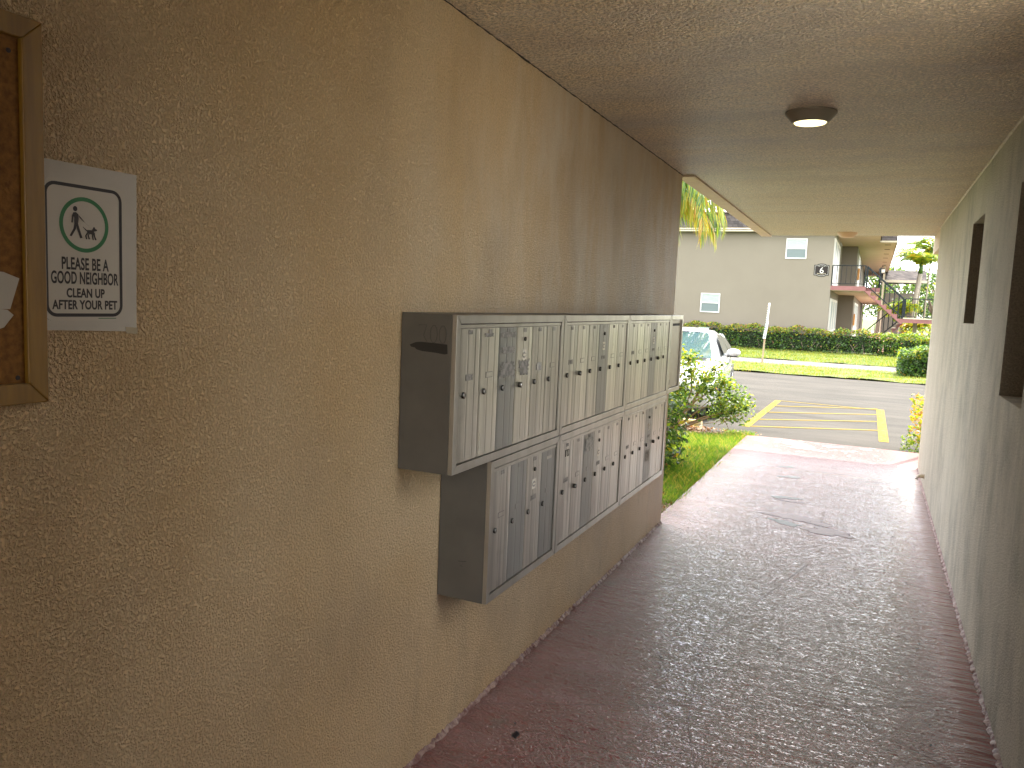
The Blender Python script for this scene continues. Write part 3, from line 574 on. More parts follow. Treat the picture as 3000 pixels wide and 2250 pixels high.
b = MB(); b.prism([(.0034, a, c) for a, c in ((1.045, 1.458), (1.072, 1.456), (1.071, 1.444), (1.046, 1.446))], (.0004, 0, 0)); b.build('tape', mat('clear_tape', (.40, .33, .22), .2), ps)

# small debris on floor
b = MB()
for k in range(70):
    x = random.uniform(.15, 1.7); y = random.uniform(2.4, 6.5); s_ = random.uniform(.003, .009); a = random.uniform(0, 6.28); c_, d_ = math.cos(a) * s_, math.sin(a) * s_
    b.prism([(x - c_, y - d_, .002), (x + d_ * .4, y - c_ * .4, .002), (x + c_, y + d_, .002), (x - d_ * .4, y + c_ * .4, .002)], (0, 0, .002))
tag(b.build('grit', mat('dark_grit', (.02, .015, .012), .6)), 'tiny dark leaf crumbs and grit scattered on the red floor', 'grit', kind='stuff')
b = MB(); b.prism([(.225, 2.44, .003), (.243, 2.434, .003), (.250, 2.452, .010), (.236, 2.458, .014)], (0, 0, .006)); tag(b.build('dry_seed_pod', mat('dark_scrap', (.015, .012, .015), .3)), 'small dark scrap of debris on the red floor below the mailboxes', 'debris')
b = MB(); c = Vector((-.35, 6.35, .02))
for k in range(10):
    t0 = k / 10; t1 = (k + 1) / 10; w = lambda t: .035 * math.sin(math.pi * (.08 + .9 * t)); p = lambda t, s_: (c.x + .28 * t - .1, c.y - .06 * t + s_ * w(t), c.z + .03 * math.sin(3 * t) + abs(s_) * .012)
    b.quad([p(t0, -1), p(t1, -1), p(t1, 0), p(t0, 0)]); b.quad([p(t0, 0), p(t1, 0), p(t1, 1), p(t0, 1)])
tag(b.build('fallen_leaf', L_br), 'curled brown fallen leaf on the grass beside the walkway', 'leaf')

# ---------------------------------------------------------------- vegetation helpers
def leaf(b, p, s, m, up=.3, asp=.45):
    d = Vector((random.gauss(0, 1), random.gauss(0, 1), random.gauss(0, .7))).normalized(); n = Vector((random.gauss(0, 1), random.gauss(0, 1), random.gauss(up, 1))).normalized()
    w = d.cross(n)
    if w.length < .05: return
    w = w.normalized() * s * asp * .5; d = d * s * .5
    b.quad([p - d, p - d * .1 + w, p + d, p - d * .1 - w], m)
def cloud(b, n, fn, s, ms, up=.3, asp=.5):
    for _ in range(n): leaf(b, Vector(fn()), random.uniform(.7, 1.3) * s, random.choices(range(len(ms)), ms)[0], up, asp)
def ell(c, r, shell=.55):
    def f():
        d = Vector((random.gauss(0, 1), random.gauss(0, 1), random.gauss(0, 1))).normalized() * (random.uniform(shell, 1))
        return (c[0] + d.x * r[0], c[1] + d.y * r[1], c[2] + d.z * r[2])
    return f
def clumps(n, c, r, cr_):
    cs = [ell(c, r, .5)() for _ in range(n)]
    def f(): q = random.choice(cs); return ell(q, (cr_, cr_, cr_ * .8), 0)()
    return f

def hedge(name, x0, x1, y0, y1, z0, z1, n, s, weights, topw, label, group=None):
    t = thing(name, ((x0 + x1) / 2, (y0 + y1) / 2, z0), label, 'hedge', group)
    b = MB(); nx = max(4, int((x1 - x0) / .35)); prev = None
    core = MB()
    for k in range(nx):
        a = x0 + .08 + (x1 - x0 - .16) * k / nx; c = x0 + .08 + (x1 - x0 - .16) * (k + 1) / nx
        core.box((a, y0 + .15 + random.uniform(0, .1), z0 + .12), (c - .003, y1 - .15, z1 - .14 - random.uniform(0, .08)))
    core.build('dark_core', mat('hedge_core', (.012, .018, .007), 1), t)  # solid dark blocks added inside the leaves against see-through
    def surf():
        u = random.random(); x = random.uniform(x0, x1); und = .05 * math.sin(x * 3.1) + .05 * math.sin(x * 7.3 + 1)
        if u < .55: return (x, y0 + .06 + und * .6 + random.uniform(-.04, .14), random.uniform(z0 + .06, z1 + und))
        if u < .85: return (x, random.uniform(y0, y1), z1 + und + random.uniform(-.10, .07))
        return (random.choice((x0, x1)) + random.uniform(-.05, .05), random.uniform(y0, y1), random.uniform(z0 + .05, z1))
    for _ in range(n):
        p = Vector(surf()); top = p.z > z1 - .17 - random.random() * .12
        leaf(b, p, random.uniform(.7, 1.3) * s, random.choices(range(5), topw if top else weights)[0], .5, .5)
    b.build('leaves', [L_dk, L_md, L_lt, L_yl, L_br], t)
    st = MB()
    for k in range(int((x1 - x0) * 1.6)):
        x = random.uniform(x0 + .1, x1 - .1); y = (y0 + y1) / 2 - .2
        st.tube([(x, y, z0 - .02), (x + random.uniform(-.15, .15), y - .1, z0 + .2), (x + random.uniform(-.3, .3), y - .15, z0 + .45)], [.02, .015, .01], 5)
    st.build('stems', M_bark, t)
    return t
hedge('hedge', -7.5, 1.62, 35.1, 36.0 - .05, G, .86, 9000, .10, [6, 4, .6, .04, .25], [1.5, 2, 2.2, 1.8, 1.6], 'long dark hedge with yellow-tipped top, below the wall with the number 6', 'hedges by the far building')
hedge('hedge', 1.64, 4.6, 34.9, 36.0, G, .80, 4200, .10, [3, 5, 2.2, .12, .4], [1, 3, 4, .8, .3], 'lighter green hedge in front of the stairs, right of the dark hedge', 'hedges by the far building')
hedge('hedge', 2.02, 4.2, 23.9, 25.2, G, .62, 5200, .09, [4, 5, .8, .2, .2], [3, 5, 2, .6, .1], 'glossy clipped box hedge on the road verge, right side', 'hedges by the far building')

# yellow tuft on the small hedge
# foreground bush
bt = thing('shrub', (-1.0, 10.45, -.05), 'airy yellow-green shrub in front of the white car', 'shrub')
st = MB(); tips = []
base = Vector((-1.02, 10.4, -.08))
for tx, ty, tz in ((-.25, 10.3, .42), (-.40, 10.2, .62), (-.15, 10.5, .30), (-.55, 10.4, .75), (-.85, 10.3, .88), (-1.1, 10.5, .95), (-1.4, 10.3, .9), (-.7, 10.6, .6), (-1.6, 10.5, .7), (-.38, 10.5, .2), (-1.2, 10.2, .6), (-.95, 10.2, .5)):
    T = Vector((tx, ty, tz)); midp = base.lerp(T, .5) + Vector((random.uniform(-.1, .1), random.uniform(-.1, .1), .06)); st.tube([base + Vector((random.uniform(-.06, .06), random.uniform(-.05, .05), 0)), midp, T], [.018, .011, .005], 6); tips += [T, midp.lerp(T, .6)]
for _ in range(14):
    a = base + Vector((random.uniform(-.3, .7), random.uniform(-.2, .2), random.uniform(.02, .2))); st.tube([a, a + Vector((random.uniform(-.2, .3), random.uniform(-.1, .1), random.uniform(.05, .25)))], .004, 4)
st.build('stems', mat('shrub_stem', (.30, .20, .12), .8), bt)
b = MB()
for T in tips:
    hi = T.z > .55
    for _ in range(210): leaf(b, Vector(ell(T, (.19, .18, .16), 0)()), random.uniform(.035, .06), random.choices(range(5), [1.2, 3.5, 4, 1.6 if hi else .3, .05])[0], .6, .55)
for _ in range(2600):
    p = Vector((random.uniform(-1.75, -.08), random.uniform(10.15, 10.65), 0)); t_ = (p.x + 1.75) / 1.63; p.z = random.uniform(.25 if t_ < .5 else .10, .98 - .42 * max(0, t_ - .45) / .55 - .05 * random.random())
    if p.x > -.95 and p.z < .55 and random.random() < .45: continue
    leaf(b, p, random.uniform(.035, .06), random.choices(range(5), [1.6, 3.5, 3.5, 1.6 if p.z > .6 else .3, .05])[0], .6, .55)
b.build('leaves', [L_dk, L_md, L_lt, L_yl, L_or], bt)
# dark shrub against the wall end
bt = thing('shrub', (-.55, 7.5, -.05), 'dark leafy shrub just past the wall end behind the lower mailboxes', 'shrub')
b = MB(); cloud(b, 2600, lambda: (-.36 - abs(random.gauss(0, .26)) + random.uniform(-.05, .05), random.uniform(7.0, 8.0), random.uniform(-.02, .70)), .055, [5, 5, 1.6, .4, .2]); b.build('leaves', [L_dk, L_md, L_lt, L_yl, L_br], bt)
b = MB()
for k in range(6): y = 7.1 + k * .15; b.tube([(-.55, y, -.08), (-.52 + random.uniform(-.1, .1), y, .3), (-.5, y + .05, .62)], [.012, .009, .005], 5)
b.build('stems', M_bark, bt)
# orange croton by the right wall end
bt = thing('shrub', (2.0, 10.75, -.1), 'orange and yellow croton shrub beside the end of the right-hand wall', 'shrub')
b = MB()
for _ in range(1500):
    p = Vector((random.uniform(1.775, 2.5), random.uniform(10.35, 11.2), random.uniform(.0, .60))); 
    if (p.x - 1.775) > .25 and p.y > 10.6 and p.z < .5: continue
    leaf(b, p, random.uniform(.04, .075), random.choices(range(5), [.2, .8, 1.5, 4, 4] if p.z > .15 else [1, 4, 3, 2, 1])[0], .3, .5)
for _ in range(160): leaf(b, Vector((random.uniform(1.68, 1.95), random.uniform(10.25, 10.5), random.uniform(-.05, .14))), .045, random.choice((1, 2, 2)), .5, .4)
b.build('leaves', [L_dk, L_md, L_lt, L_yl, L_or], bt)
b = MB()
for k in range(7): x = 1.85 + k * .09; b.tube([(x, 10.7, -.1), (x + random.uniform(-.08, .08), 10.6, .2), (x + random.uniform(-.1, .1), 10.6, .5)], [.010, .007, .004], 5)
b.build('stems', M_bark, bt)

# grass blades
def blades(b, n, fn, h0, h1, ms, w):
    for _ in range(n):
        q = fn()
        if q is None: continue
        x, y, z_ = q; h = random.uniform(h0, h1); a = random.uniform(0, 6.28); lx, ly = random.gauss(0, .45) * h, random.gauss(0, .45) * h; dx, dy = math.cos(a) * w, math.sin(a) * w
        b.quad([(x - dx, y - dy, z_), (x + dx, y + dy, z_), (x + lx * .5 + dx * .6, y + ly * .5 + dy * .6, z_ + h * .6), (x + lx, y + ly, z_ + h)], random.choices((0, 1, 2), ms)[0])
def near_lawn():
    x = random.uniform(-2.3, .0) if random.random() < .6 else random.uniform(-.9, .02); y = random.uniform(5.5, 10.75)
    if ((x + 1.0) / .75) ** 2 + ((y - 10.45) / .55) ** 2 < random.uniform(.6, 1.1): return None
    if x > -.25 and y < 6.2 and random.random() < .75: return None
    if x > -.05 + .03 * math.sin(y * 9): return None
    return (x, y, -.045 - .05 * max(0, (y - 9.5)))
M_gN = [leafmat('grass_near_a', (.07, .17, .018), .5), leafmat('grass_near_b', (.16, .26, .025), .5), leafmat('grass_near_dry', (.36, .30, .08), .5)]
b = MB(); blades(b, 42000, near_lawn, .03, .085, (5, 4, 2.2), .0022)
tag(b.build('grass', M_gN), 'short patchy green grass beside the walkway', 'grass', kind='stuff')
b = MB(); blades(b, 16000, lambda: (random.uniform(-5.5, 5), random.uniform(21.85, 25.6), G + .02), .03, .08, (4, 5, 1.6), .007)
blades(b, 22000, lambda: (random.uniform(-7, 5.5), random.uniform(28.2, 35.3), G + .02), .04, .10, (5, 5, .8), .009)
tag(b.build('grass', [M_gA, M_gB, M_gC]), 'bright mown grass strips either side of the far sidewalk', 'grass', kind='stuff')
# leaf litter
b = MB()
for _ in range(900):
    x = random.gauss(-1.0, .40); y = random.gauss(10.4, .26)
    if y < 10.72: leaf(b, Vector((x, y, -.06 + random.uniform(0, .02))), random.uniform(.03, .06), random.choice((0, 0, 1)), 3, .5)
for _ in range(160): leaf(b, Vector((random.uniform(-.3, -.04), random.uniform(5.55, 6.3), -.02)), random.uniform(.02, .045), random.choice((0, 1)), 3, .5)
tag(b.build('leaf_litter', [L_br, mat('dry_leaf', (.36, .26, .16), .8)]), 'dry leaf litter under the shrub and along the walkway edge', 'leaf litter', kind='stuff')

# palms
def frond(b, base, az, elev, length, leaflet, n, droop, ms, width=.02, hang=.8, rachis_m=0, sp=1.0):
    d = Vector((math.cos(az), math.sin(az), 0)); pts = []; p = Vector(base); e = elev
    for k in range(n + 1):
        pts.append(p.copy()); p = p + (d * math.cos(e) + Vector((0, 0, 1)) * math.sin(e)) * length / n; e -= droop / n * (0.4 + 1.2 * k / n)
    b.tube(pts, [.022 * (1 - .85 * k / n) for k in range(n + 1)], 5, rachis_m)
    side = d.cross(Vector((0, 0, 1)))
    for k in range(1, n + 1):
        t = (pts[k] - pts[k - 1]).normalized(); f_ = k / n; ll = leaflet * (math.sin(math.pi * min(1, .12 + .85 * f_)) * .8 + .2)
        for s_ in (-1, 1):
            for j in range(2):
                q = pts[k - 1].lerp(pts[k], (j + random.random()) / 2); dirv = (side * s_ * random.uniform(.5, .9) * sp + t * random.uniform(.5, .9) + Vector((0, 0, -hang * random.uniform(.3, 1.1)))).normalized()
                mid = q + dirv * ll * .5; end = q + dirv * ll * .85 + Vector((0, 0, -hang * ll * random.uniform(.15, .4))); w = t * width * .5
                m = random.choices(range(len(ms)), ms)[0]
                b.quad([q - w * .5, q + w * .5, mid + w, mid - w], m); b.quad([mid - w, mid + w, end], m)
qp = thing('palm_tree', (-2.9, 14.6, G), 'drooping yellow and green palm fronds hanging past the wall corner on the left', 'palm tree', 'palm trees')
b = MB(); b.tube([(-2.9, 14.2, G), (-2.95, 14.2, 1.5), (-2.9, 14.2, 3.5)], [.17, .13, .10], 14); b.build('trunk', M_palmbark, qp, smooth=True)
PM = [L_dk, L_md, L_lt, L_yl, L_or]
for az, el, ln, dr, ms in ((-4, 34, 2.5, 2.5, [.3, 2, 4, 3, .3]), (-24, 26, 2.4, 2.5, [.3, 1, 3, 5, 1.6]), (-46, 18, 2.3, 2.3, [.2, 1, 4, 4, .6]), (12, 52, 2.6, 2.4, [1, 4, 4, .8, 0]), (-14, 60, 2.7, 2.5, [1, 4, 4, .5, 0]), (-35, 45, 2.6, 2.6, [1, 3, 4, 1.2, .2]), (-60, 38, 2.4, 2.5, [.5, 2, 4, 2, .6]), (2, 15, 2.2, 2.0, [.2, 1, 4, 4, .8]), (30, 30, 2.3, 2.2, [1, 3, 3, 1, .3]), (-5, 74, 2.8, 2.6, [1, 4, 4, .3, 0]), (80, 40, 2.4, 2, [1, 3, 3, 1, 0]), (130, 40, 2.4, 2, [1, 3, 3, 1, 0]), (180, 40, 2.4, 2, [1, 3, 3, 1, 0]), (230, 35, 2.4, 2.2, [1, 3, 3, 1, 0]), (-85, 40, 2.4, 2.4, [1, 3, 3, 1, 0])):
    b = MB(); frond(b, (-2.9, 14.2, 3.45), R(az), R(el), ln * .93, .60, 46, dr, ms, .036, 1.1, 1); b.build('frond', PM, qp)
def areca(x, y, h, lean, nf, ln, label, r_=.07, ms=(1.2, 3.5, 3, .5, .1), h0=G, leafl=.6):
    t = thing('palm_tree', (x, y, h0), label, 'palm tree', 'palm trees')
    top = Vector((x + lean, y, h)); b = MB(); b.tube([(x, y, h0), (x + lean * .35, y, h * .5), top], [r_, r_ * .8, r_ * .7], 10); b.build('trunk', M_palmbark, t, smooth=True)
    b = MB(); b.tube([top, top + Vector((0, 0, .55))], [r_ * .8, r_ * .35], 8); b.build('crownshaft', L_md, t, smooth=True)
    b = MB()
    for k in range(nf): frond(b, top + Vector((0, 0, .45)), R(k * 360 / nf + random.uniform(-15, 15)), R(random.uniform(25, 78)), ln * random.uniform(.85, 1.1), leafl, 16, random.uniform(1.3, 2.3), ms, .07, .45, 1, .8)
    b.build('crown', PM, t)
areca(2.92, 45, 3.75, .28, 12, 1.75, 'thick pale-trunked palm rising behind the stair railing', .15, (.4, 2, 5, 1.5, .1))
areca(3.58, 45.6, 4.4, .05, 10, 1.35, 'slender palm with upright lime-green fronds, rightmost behind the stairs', .05, (.8, 3, 5, 1.2, .1))
areca(3.25, 47, 4.0, .12, 8, 1.3, 'thin bare-stemmed palm between the thick one and the slender lime one', .045)
areca(2.35, 44, 1.2, .1, 9, 1.2, 'young bright green palm growing below the stairs rail', .05, (.2, 1.5, 5, 2, 0))
areca(3.05, 41.0, .55, .0, 8, .7, 'small yellowish palm shrub under the stair landing', .04, (.2, 1, 4, 4, 1))
def tree(x, y, h, rx, rz, n, s, w, label, trunk_h=None):
    t = thing('tree', (x, y, G), label, 'tree', 'broadleaf trees behind the far building')
    b = MB(); c = (x, y, h - rz); b.tube([(x, y, G), (x + .1, y, (h - rz) * .6), (x, y, h - rz * .8)], [.3, .24, .12], 9)
    for k in range(6):
        a = k * 1.05; b.tube([(x + .05, y, (h - rz) * .8), (x + math.cos(a) * rx * .5, y + math.sin(a) * rx * .5, h - rz * .7)], [.12, .04], 6)
    b.build('trunk', M_bark, t)
    b = MB(); f = clumps(38, c, (rx * .85, rx * .85, rz * .8), rx * .27); cloud(b, n, f, s, w); b.build('crown', [L_dk, L_md, L_lt, L_yl], t)
tree(1.7, 82, 7.2, 3.2, 2.9, 4200, .26, [4, 4, 1.5, .1], 'round grey-green tree above the far shingled roof')
tree(6.6, 84, 7.0, 3.4, 3.2, 4200, .26, [4, 4, 1.2, .2], 'dark tree behind the palms at the right')
tree(4.0, 96, 7.6, 3.8, 3.3, 4200, .30, [4, 4, 2, .1], 'distant broad tree between the palms and the roof')
tree(3.4, 66, 3.6, 1.6, 1.5, 2600, .16, [3, 4, 2.4, .6], 'low bushy tree under the far roof edge')
tree(5.0, 62, 4.2, 1.7, 2.0, 2600, .16, [4, 4, 1.4, .3], 'dense dark tree right behind the slender palm')
tree(-.2, 100, 5.5, 3.5, 2.6, 2600, .3, [4, 4, 1, .1], 'far tree seen under the gallery floor')
sh = thing('shrub', (3.2, 40, G), 'yellow-green croton bushes behind the lighter hedge', 'shrub'); b = MB(); cloud(b, 1600, lambda: (random.gauss(3.1, .45), random.gauss(39.5, .4), abs(random.gauss(.2, .38)) + .1), .11, [1, 3, 4, 4, .6]); b.build('leaves', PM, sh)

# ---------------------------------------------------------------- the far building with the number 6
B6 = thing('apartment_building', (-4, 40, G), 'two-storey pale stucco apartment building with shingled mansard roof and number 6', 'building')
YB = 36.0
b = MB(); b.box((-16, YB, G), (-.5, 44.5, 5.03)); b.box((-16, 44.503, G), (.24, 78, 5.027)); b.build('wall', M_b6, B6)
b = MB(); b.box((-.5, YB + .25, 5.03), (1.25, 42.0, 5.09)); b.box((-.5, 42.003, 5.032), (1.95, 78, 5.088)); b.box((-16, YB - .28, 5.034), (-.5, YB + .24, 5.09)); b.build('soffit', M_b6s, B6)
b = MB(); b.prism([(-16.2, YB - .30, 5.00), (-16.2, YB + .10, 5.76), (-16.2, YB + .5, 5.76), (-16.2, YB + .5, 5.095)], (17.4, 0, 0)); b.box((1.02, YB + .51, 5.10), (1.30, 41.99, 5.76)); b.prism([(1.26, 41.94, 5.10), (1.26, 42.2, 5.78), (1.26, 60, 5.78), (1.26, 60, 5.10)], (.72, 0, 0)); b.build('roof', M_shin, B6)
b = MB(); b.box((-16.3, YB - .02, 5.762), (1.3, YB + .56, 5.82)); b.build('roof_cap', M_ridge, B6)
b = MB(); b.box((-16.3, YB - .35, 4.935), (1.27, YB - .305, 4.998)); b.box((1.96, 42, 5.02), (2.0, 78, 5.14)); b.box((1.27, 41.88, 5.03), (2.0, 41.93, 5.11)); b.box((1.20, 41.86, 5.09), (1.25, 41.93, 5.75)); b.build('eave_trim', M_b6t, B6)
for (x0, x1, z0, z1) in ((-2.40, -1.55, 3.82, 4.68), (-5.87, -5.02, 1.39, 2.24)):
    b = MB(); y = YB - .03; w = .045
    b.box((x0, y, z0), (x0 + w, YB + .02, z1)); b.box((x1 - w, y, z0), (x1, YB + .02, z1)); b.box((x0 + w, y, z1 - w), (x1 - w, YB + .02, z1)); b.box((x0 + w, y, z0), (x1 - w, YB + .02, z0 + w)); zm = (z0 + z1) / 2; b.box((x0 + w, y + .004, zm - .02), (x1 - w, YB + .02, zm + .02))
    win = b.build('window', M_white, B6)
    b = MB(); b.box((x0 + w, YB - .010, zm + .02), (x1 - w, YB - .004, z1 - w)); b.build('upper_pane', M_glassA, win)
    b = MB(); b.box((x0 + w, YB - .006, z0 + w), (x1 - w, YB - .002, zm - .02)); b.build('lower_pane', M_glassB, win)
# vents, doors and louvred windows of the gallery
for k, (x, y) in enumerate([(.84, 37.8), (1.60, 43.3), (1.6, 46.2), (1.6, 49.6), (1.6, 53.0), (1.6, 57.0), (1.6, 62)]):
    b = MB(); b.box((x - .13, y - .10, 5.018), (x + .13, y + .10, 5.029)); b.build('soffit_vent', M_crack, B6)
def louvre(y0, y1, z0, z1, x=-.5, nm='louvred_window', n=3):
    b = MB(); b.box((x - .01, y0, z0), (x + .05, y1, z1)); d = b.build(nm, M_door, B6)
    w = (y1 - y0) / n
    for k in range(n):
        b = MB(); b.box((x + .05, y0 + w * k + w * .22, z0 + (z1 - z0) * .38), (x + .056, y0 + w * (k + 1) - w * .22, z1 - .12)); b.build('pane', M_glassB, d)
louvre(36.15, 41.2, 2.76, 4.72); louvre(36.4, 42.5, .0, 2.2)
louvre(46.5, 51.5, 2.76, 4.75, .24, n=4); louvre(45.5, 55, 0, 2.2, .24, n=5)
b = MB(); b.box((.29, 46.0, 3.4), (.38, 46.4, 4.0)); b.build('wall_plaque', M_wood, B6); b = MB(); b.box((.29, 44.9, 1.0), (.36, 45.4, 1.6)); b.build('wall_plaque', M_wood, B6)
# gallery floor, landings and stairs
b = MB(); b.box((-.5, YB, 2.55), (.84, YB + 1.25, 2.73)); b.box((-.5, YB + 1.253, 2.553), (1.40, 78, 2.728)); b.build('gallery_floor', M_pink, B6)
b = MB(); b.box((-.48, YB + .03, 2.535), (.80, YB + 1.2, 2.549)); b.box((-.48, YB + 1.26, 2.533), (1.37, 78, 2.551)); b.build('gallery_ceiling', M_b6s, B6)
st6 = thing('staircase', (1.6, 36.6, G), 'red-painted outdoor staircase with dark metal railings on the pale building', 'staircase')
def flight(xa, za, xb, zb, y0, y1, n, nm):
    b = MB(); dx = (xb - xa) / n; dz = (zb - za) / n
    poly = [(xa, za)]
    for k in range(n): poly += [(xa + dx * k, za + dz * (k + 1)) if k else (xa, za + dz), (xa + dx * (k + 1), za + dz * (k + 1))]
    poly += [(xb, zb - .20), (xb - dx * .3, zb - .22), (xa - dx * .1, za - .20)]
    sgn = 1
    for y in (y0, y1 - .07): b = MB(); b.prism([(x, y, z_) for x, z_ in poly], (0, .07, 0)); b.build(nm, M_pink, st6)
    b = MB()
    for k in range(n): x = xa + dx * k; zz = za + dz * (k + 1); b.box((min(x, x + dx) , y0 + .072, zz - .05), (max(x, x + dx), y1 - .072, zz - .002))
    b.build('treads', M_b6t, st6)
flight(.845, 2.73, 2.33, 1.47, YB + .02, YB + 1.15, 7, 'stringer')
flight(2.36, 1.45, .95, G, YB + 1.35, YB + 2.5, 8, 'stringer')
b = MB(); b.box((2.335, YB + .02, 1.31), (4.6, YB + 2.5, 1.47)); b.build('landing', M_pink, st6)
b = MB(); b.box((2.34, YB + .0, 1.472), (4.6, YB + .06, 1.52)); b.build('landing_curb', M_b6t, st6)
for x, y in ((4.4, YB + .2), (4.4, YB + 2.3), (2.9, YB + 2.3)):
    b = MB(); b.box((x - .08, y - .08, G), (x + .08, y + .08, 1.31)); b.build('post', M_b6t, st6)
def railing(p, q, h, nm='railing', gap=.16, post=.05, base=.10, yoff=0):
    p = Vector(p); q = Vector(q); b = MB(); H_ = Vector((0, 0, h)); L_ = (q - p).length; n = max(2, int((Vector((q.x, q.y)) - Vector((p.x, p.y))).length / gap))
    b.tube([p + H_, q + H_], .022, 6); b.tube([p + Vector((0, 0, base)), q + Vector((0, 0, base))], .014, 6)
    for k in range(n + 1):
        a = p.lerp(q, k / n); e = k in (0, n); b.tube([a + Vector((0, 0, 0 if e else base)), a + H_], .030 if e else .012, 6)
    return b.build(nm, M_rail, st6)
railing((-.48, YB + .05, 2.73), (.80, YB + .05, 2.73), .85); railing((.87, YB + .07, 2.70), (2.33, YB + .07, 1.42), .86, gap=.17)
railing((.87, YB + 1.1, 2.70), (2.33, YB + 1.1, 1.42), .86, gap=.17); railing((2.38, YB + .07, 1.47), (4.6, YB + .07, 1.47), .82)
railing((.98, YB + 1.4, .02), (2.36, YB + 1.4, 1.40), .85, gap=.17); railing((.98, YB + 2.45, .02), (2.36, YB + 2.45, 1.40), .85, gap=.17); railing((1.37, YB + 1.3, 2.73), (1.37, YB + 20, 2.73), .85, gap=.5)
fl = thing('flood_light', (1.45, 43, 3.7), 'black floodlight with pale lens at the gallery edge by the stairs', 'flood light')
b = MB(); b.box((1.30, 43.0, 3.62), (1.58, 43.12, 3.86)); b.build('housing', M_blk, fl, bevel=.01); b = MB(); b.box((1.40, 42.985, 3.66), (1.56, 42.998, 3.82)); b.build('lens', M_sticker, fl); b = MB(); b.tube([(1.44, 43.06, 3.86), (1.44, 43.06, 4.02), (1.55, 43.06, 4.02)], .015, 6); b.build('bracket', M_blk, fl)
b = MB(); b.box((1.60, 60.2, G), (1.72, 60.34, 5.03)); b.build('column', M_b6t, B6)
# number plaque
sg = thing('number_sign', (-.905, YB, 3.36), 'dark plaque with a white number 6 beside the gallery railing', 'sign')
def plaque(w, h, bulge, off):
    p = []
    W_, H_ = w / 2, h / 2
    top = [(W_, H_), (W_ * .62, H_)] + [(W_ * .62 * math.cos(a), H_ + bulge * math.sin(a)) for a in [math.pi * k / 10 for k in range(1, 10)]] + [(-W_ * .62, H_), (-W_, H_)]
    bot = [(-x, -z_) for x, z_ in top]
    return [(-.905 + x, YB - off, 3.36 + z_) for x, z_ in top + bot]
b = MB(); b.prism(plaque(.60, .44, .055, .012)[::-1], (0, .010, 0)); b.build('plate', M_signbg, sg)
b = MB(); o_, i_ = plaque(.53, .37, .052, .014), plaque(.512, .352, .051, .014)
for k in range(len(o_)): j = (k + 1) % len(o_); b.quad([o_[k], o_[j], i_[j], i_[k]])
b.build('outline', M_signl, sg)
text('6', .36, 1.0, M_signl, 'number', sg, (-.90, YB - .015, 3.235), XV, ZV, .001, bold=.0)
for k, ch in enumerate('BUILDING'):
    a = (k - 3.5) * .033; text(ch, .05, .9, M_signl, 'small_lettering', sg, (-.905 + a, YB - .015, 3.36 + .135 + .030 * math.cos(a * 9)), XV, ZV, .0005)
b = MB()
for sgn, off in ((-1, -.125),):
    for k in range(7):
        a = -.15 + k * .05; zz = 3.36 + off + sgn * .03 * math.cos(a * 8); b.box((-.905 + a - .016, YB - .0155, zz - .016), (-.905 + a + .016, YB - .0135, zz + .012))
b.build('small_lettering', M_b6t, sg)

# far house, roofs
fh = thing('house', (4, 70, G), 'single-storey building with grey shingled roof seen behind the palms', 'building')
b = MB(); b.box((1.9, 70, G), (4.3, 76, 3.4)); b.build('wall', M_b6, fh)
b = MB(); b.prism([(1.5, 68.6, 4.35), (1.5, 70.2, 5.2), (1.5, 76, 5.2), (1.5, 76, 4.35)], (3.2, 0, 0)); b.build('roof', M_shin, fh)
b = MB(); b.box((1.5, 68.5, 4.18), (4.75, 68.6, 4.37)); b.build('fascia', M_b6t, fh)

# ---------------------------------------------------------------- sign post on the verge
sp_ = thing('sign_post', (-1.78, 25.55, G), 'thin leaning post with a narrow white street sign seen edge-on on the verge', 'sign post')
b = MB(); b.tube([(-1.78, 25.55, G), (-1.72, 25.55, 1.75)], .028, 8); b.build('post', mat('rusty_post', (.24, .17, .10), .7, var=(.30, .24, .15), vscale=5), sp_)
b = MB(); b.prism([(-1.765 - .045, 25.50, .70), (-1.765 + .040, 25.50, .70), (-1.72 + .05, 25.50, 1.24), (-1.72 - .03, 25.50, 1.24)], (0, .02, 0)); b.build('panel', mat('blue_white_panel', (.55, .62, .68), .4, var=(.72, .74, .74), vscale=14), sp_)
b = MB(); b.prism([(-1.74 - .01, 25.49, 1.241), (-1.74 + .05, 25.49, 1.241), (-1.70 + .04, 25.49, 1.80), (-1.70 - .01, 25.49, 1.80)], (0, .02, 0)); b.build('panel', mat('white_panel', (.75, .75, .73), .4), sp_)
b = MB()
for k in range(14):
    zz = .75 + k * .07; xx = -1.765 + (zz - .7) * .045; b.box((xx - .018, 25.484, zz), (xx + .018, 25.4865, zz + .03))
b.build('faint_lettering', M_glassB, sp_)

# ---------------------------------------------------------------- parking stop
ws = thing('wheel_stop', (-1.4, 10.98, G), 'low yellow painted concrete wheel stop in front of the white car', 'wheel stop')
b = MB(); b.prism([(-2.2, 10.90, G), (-2.2, 10.93, G + .10), (-2.2, 11.03, G + .10), (-2.2, 11.06, G)], (1.42, 0, 0)); b.build('block', mat('worn_yellow_kerb', (.50, .36, .08), .8, var=(.38, .34, .28), vscale=9), ws, bevel=.01)

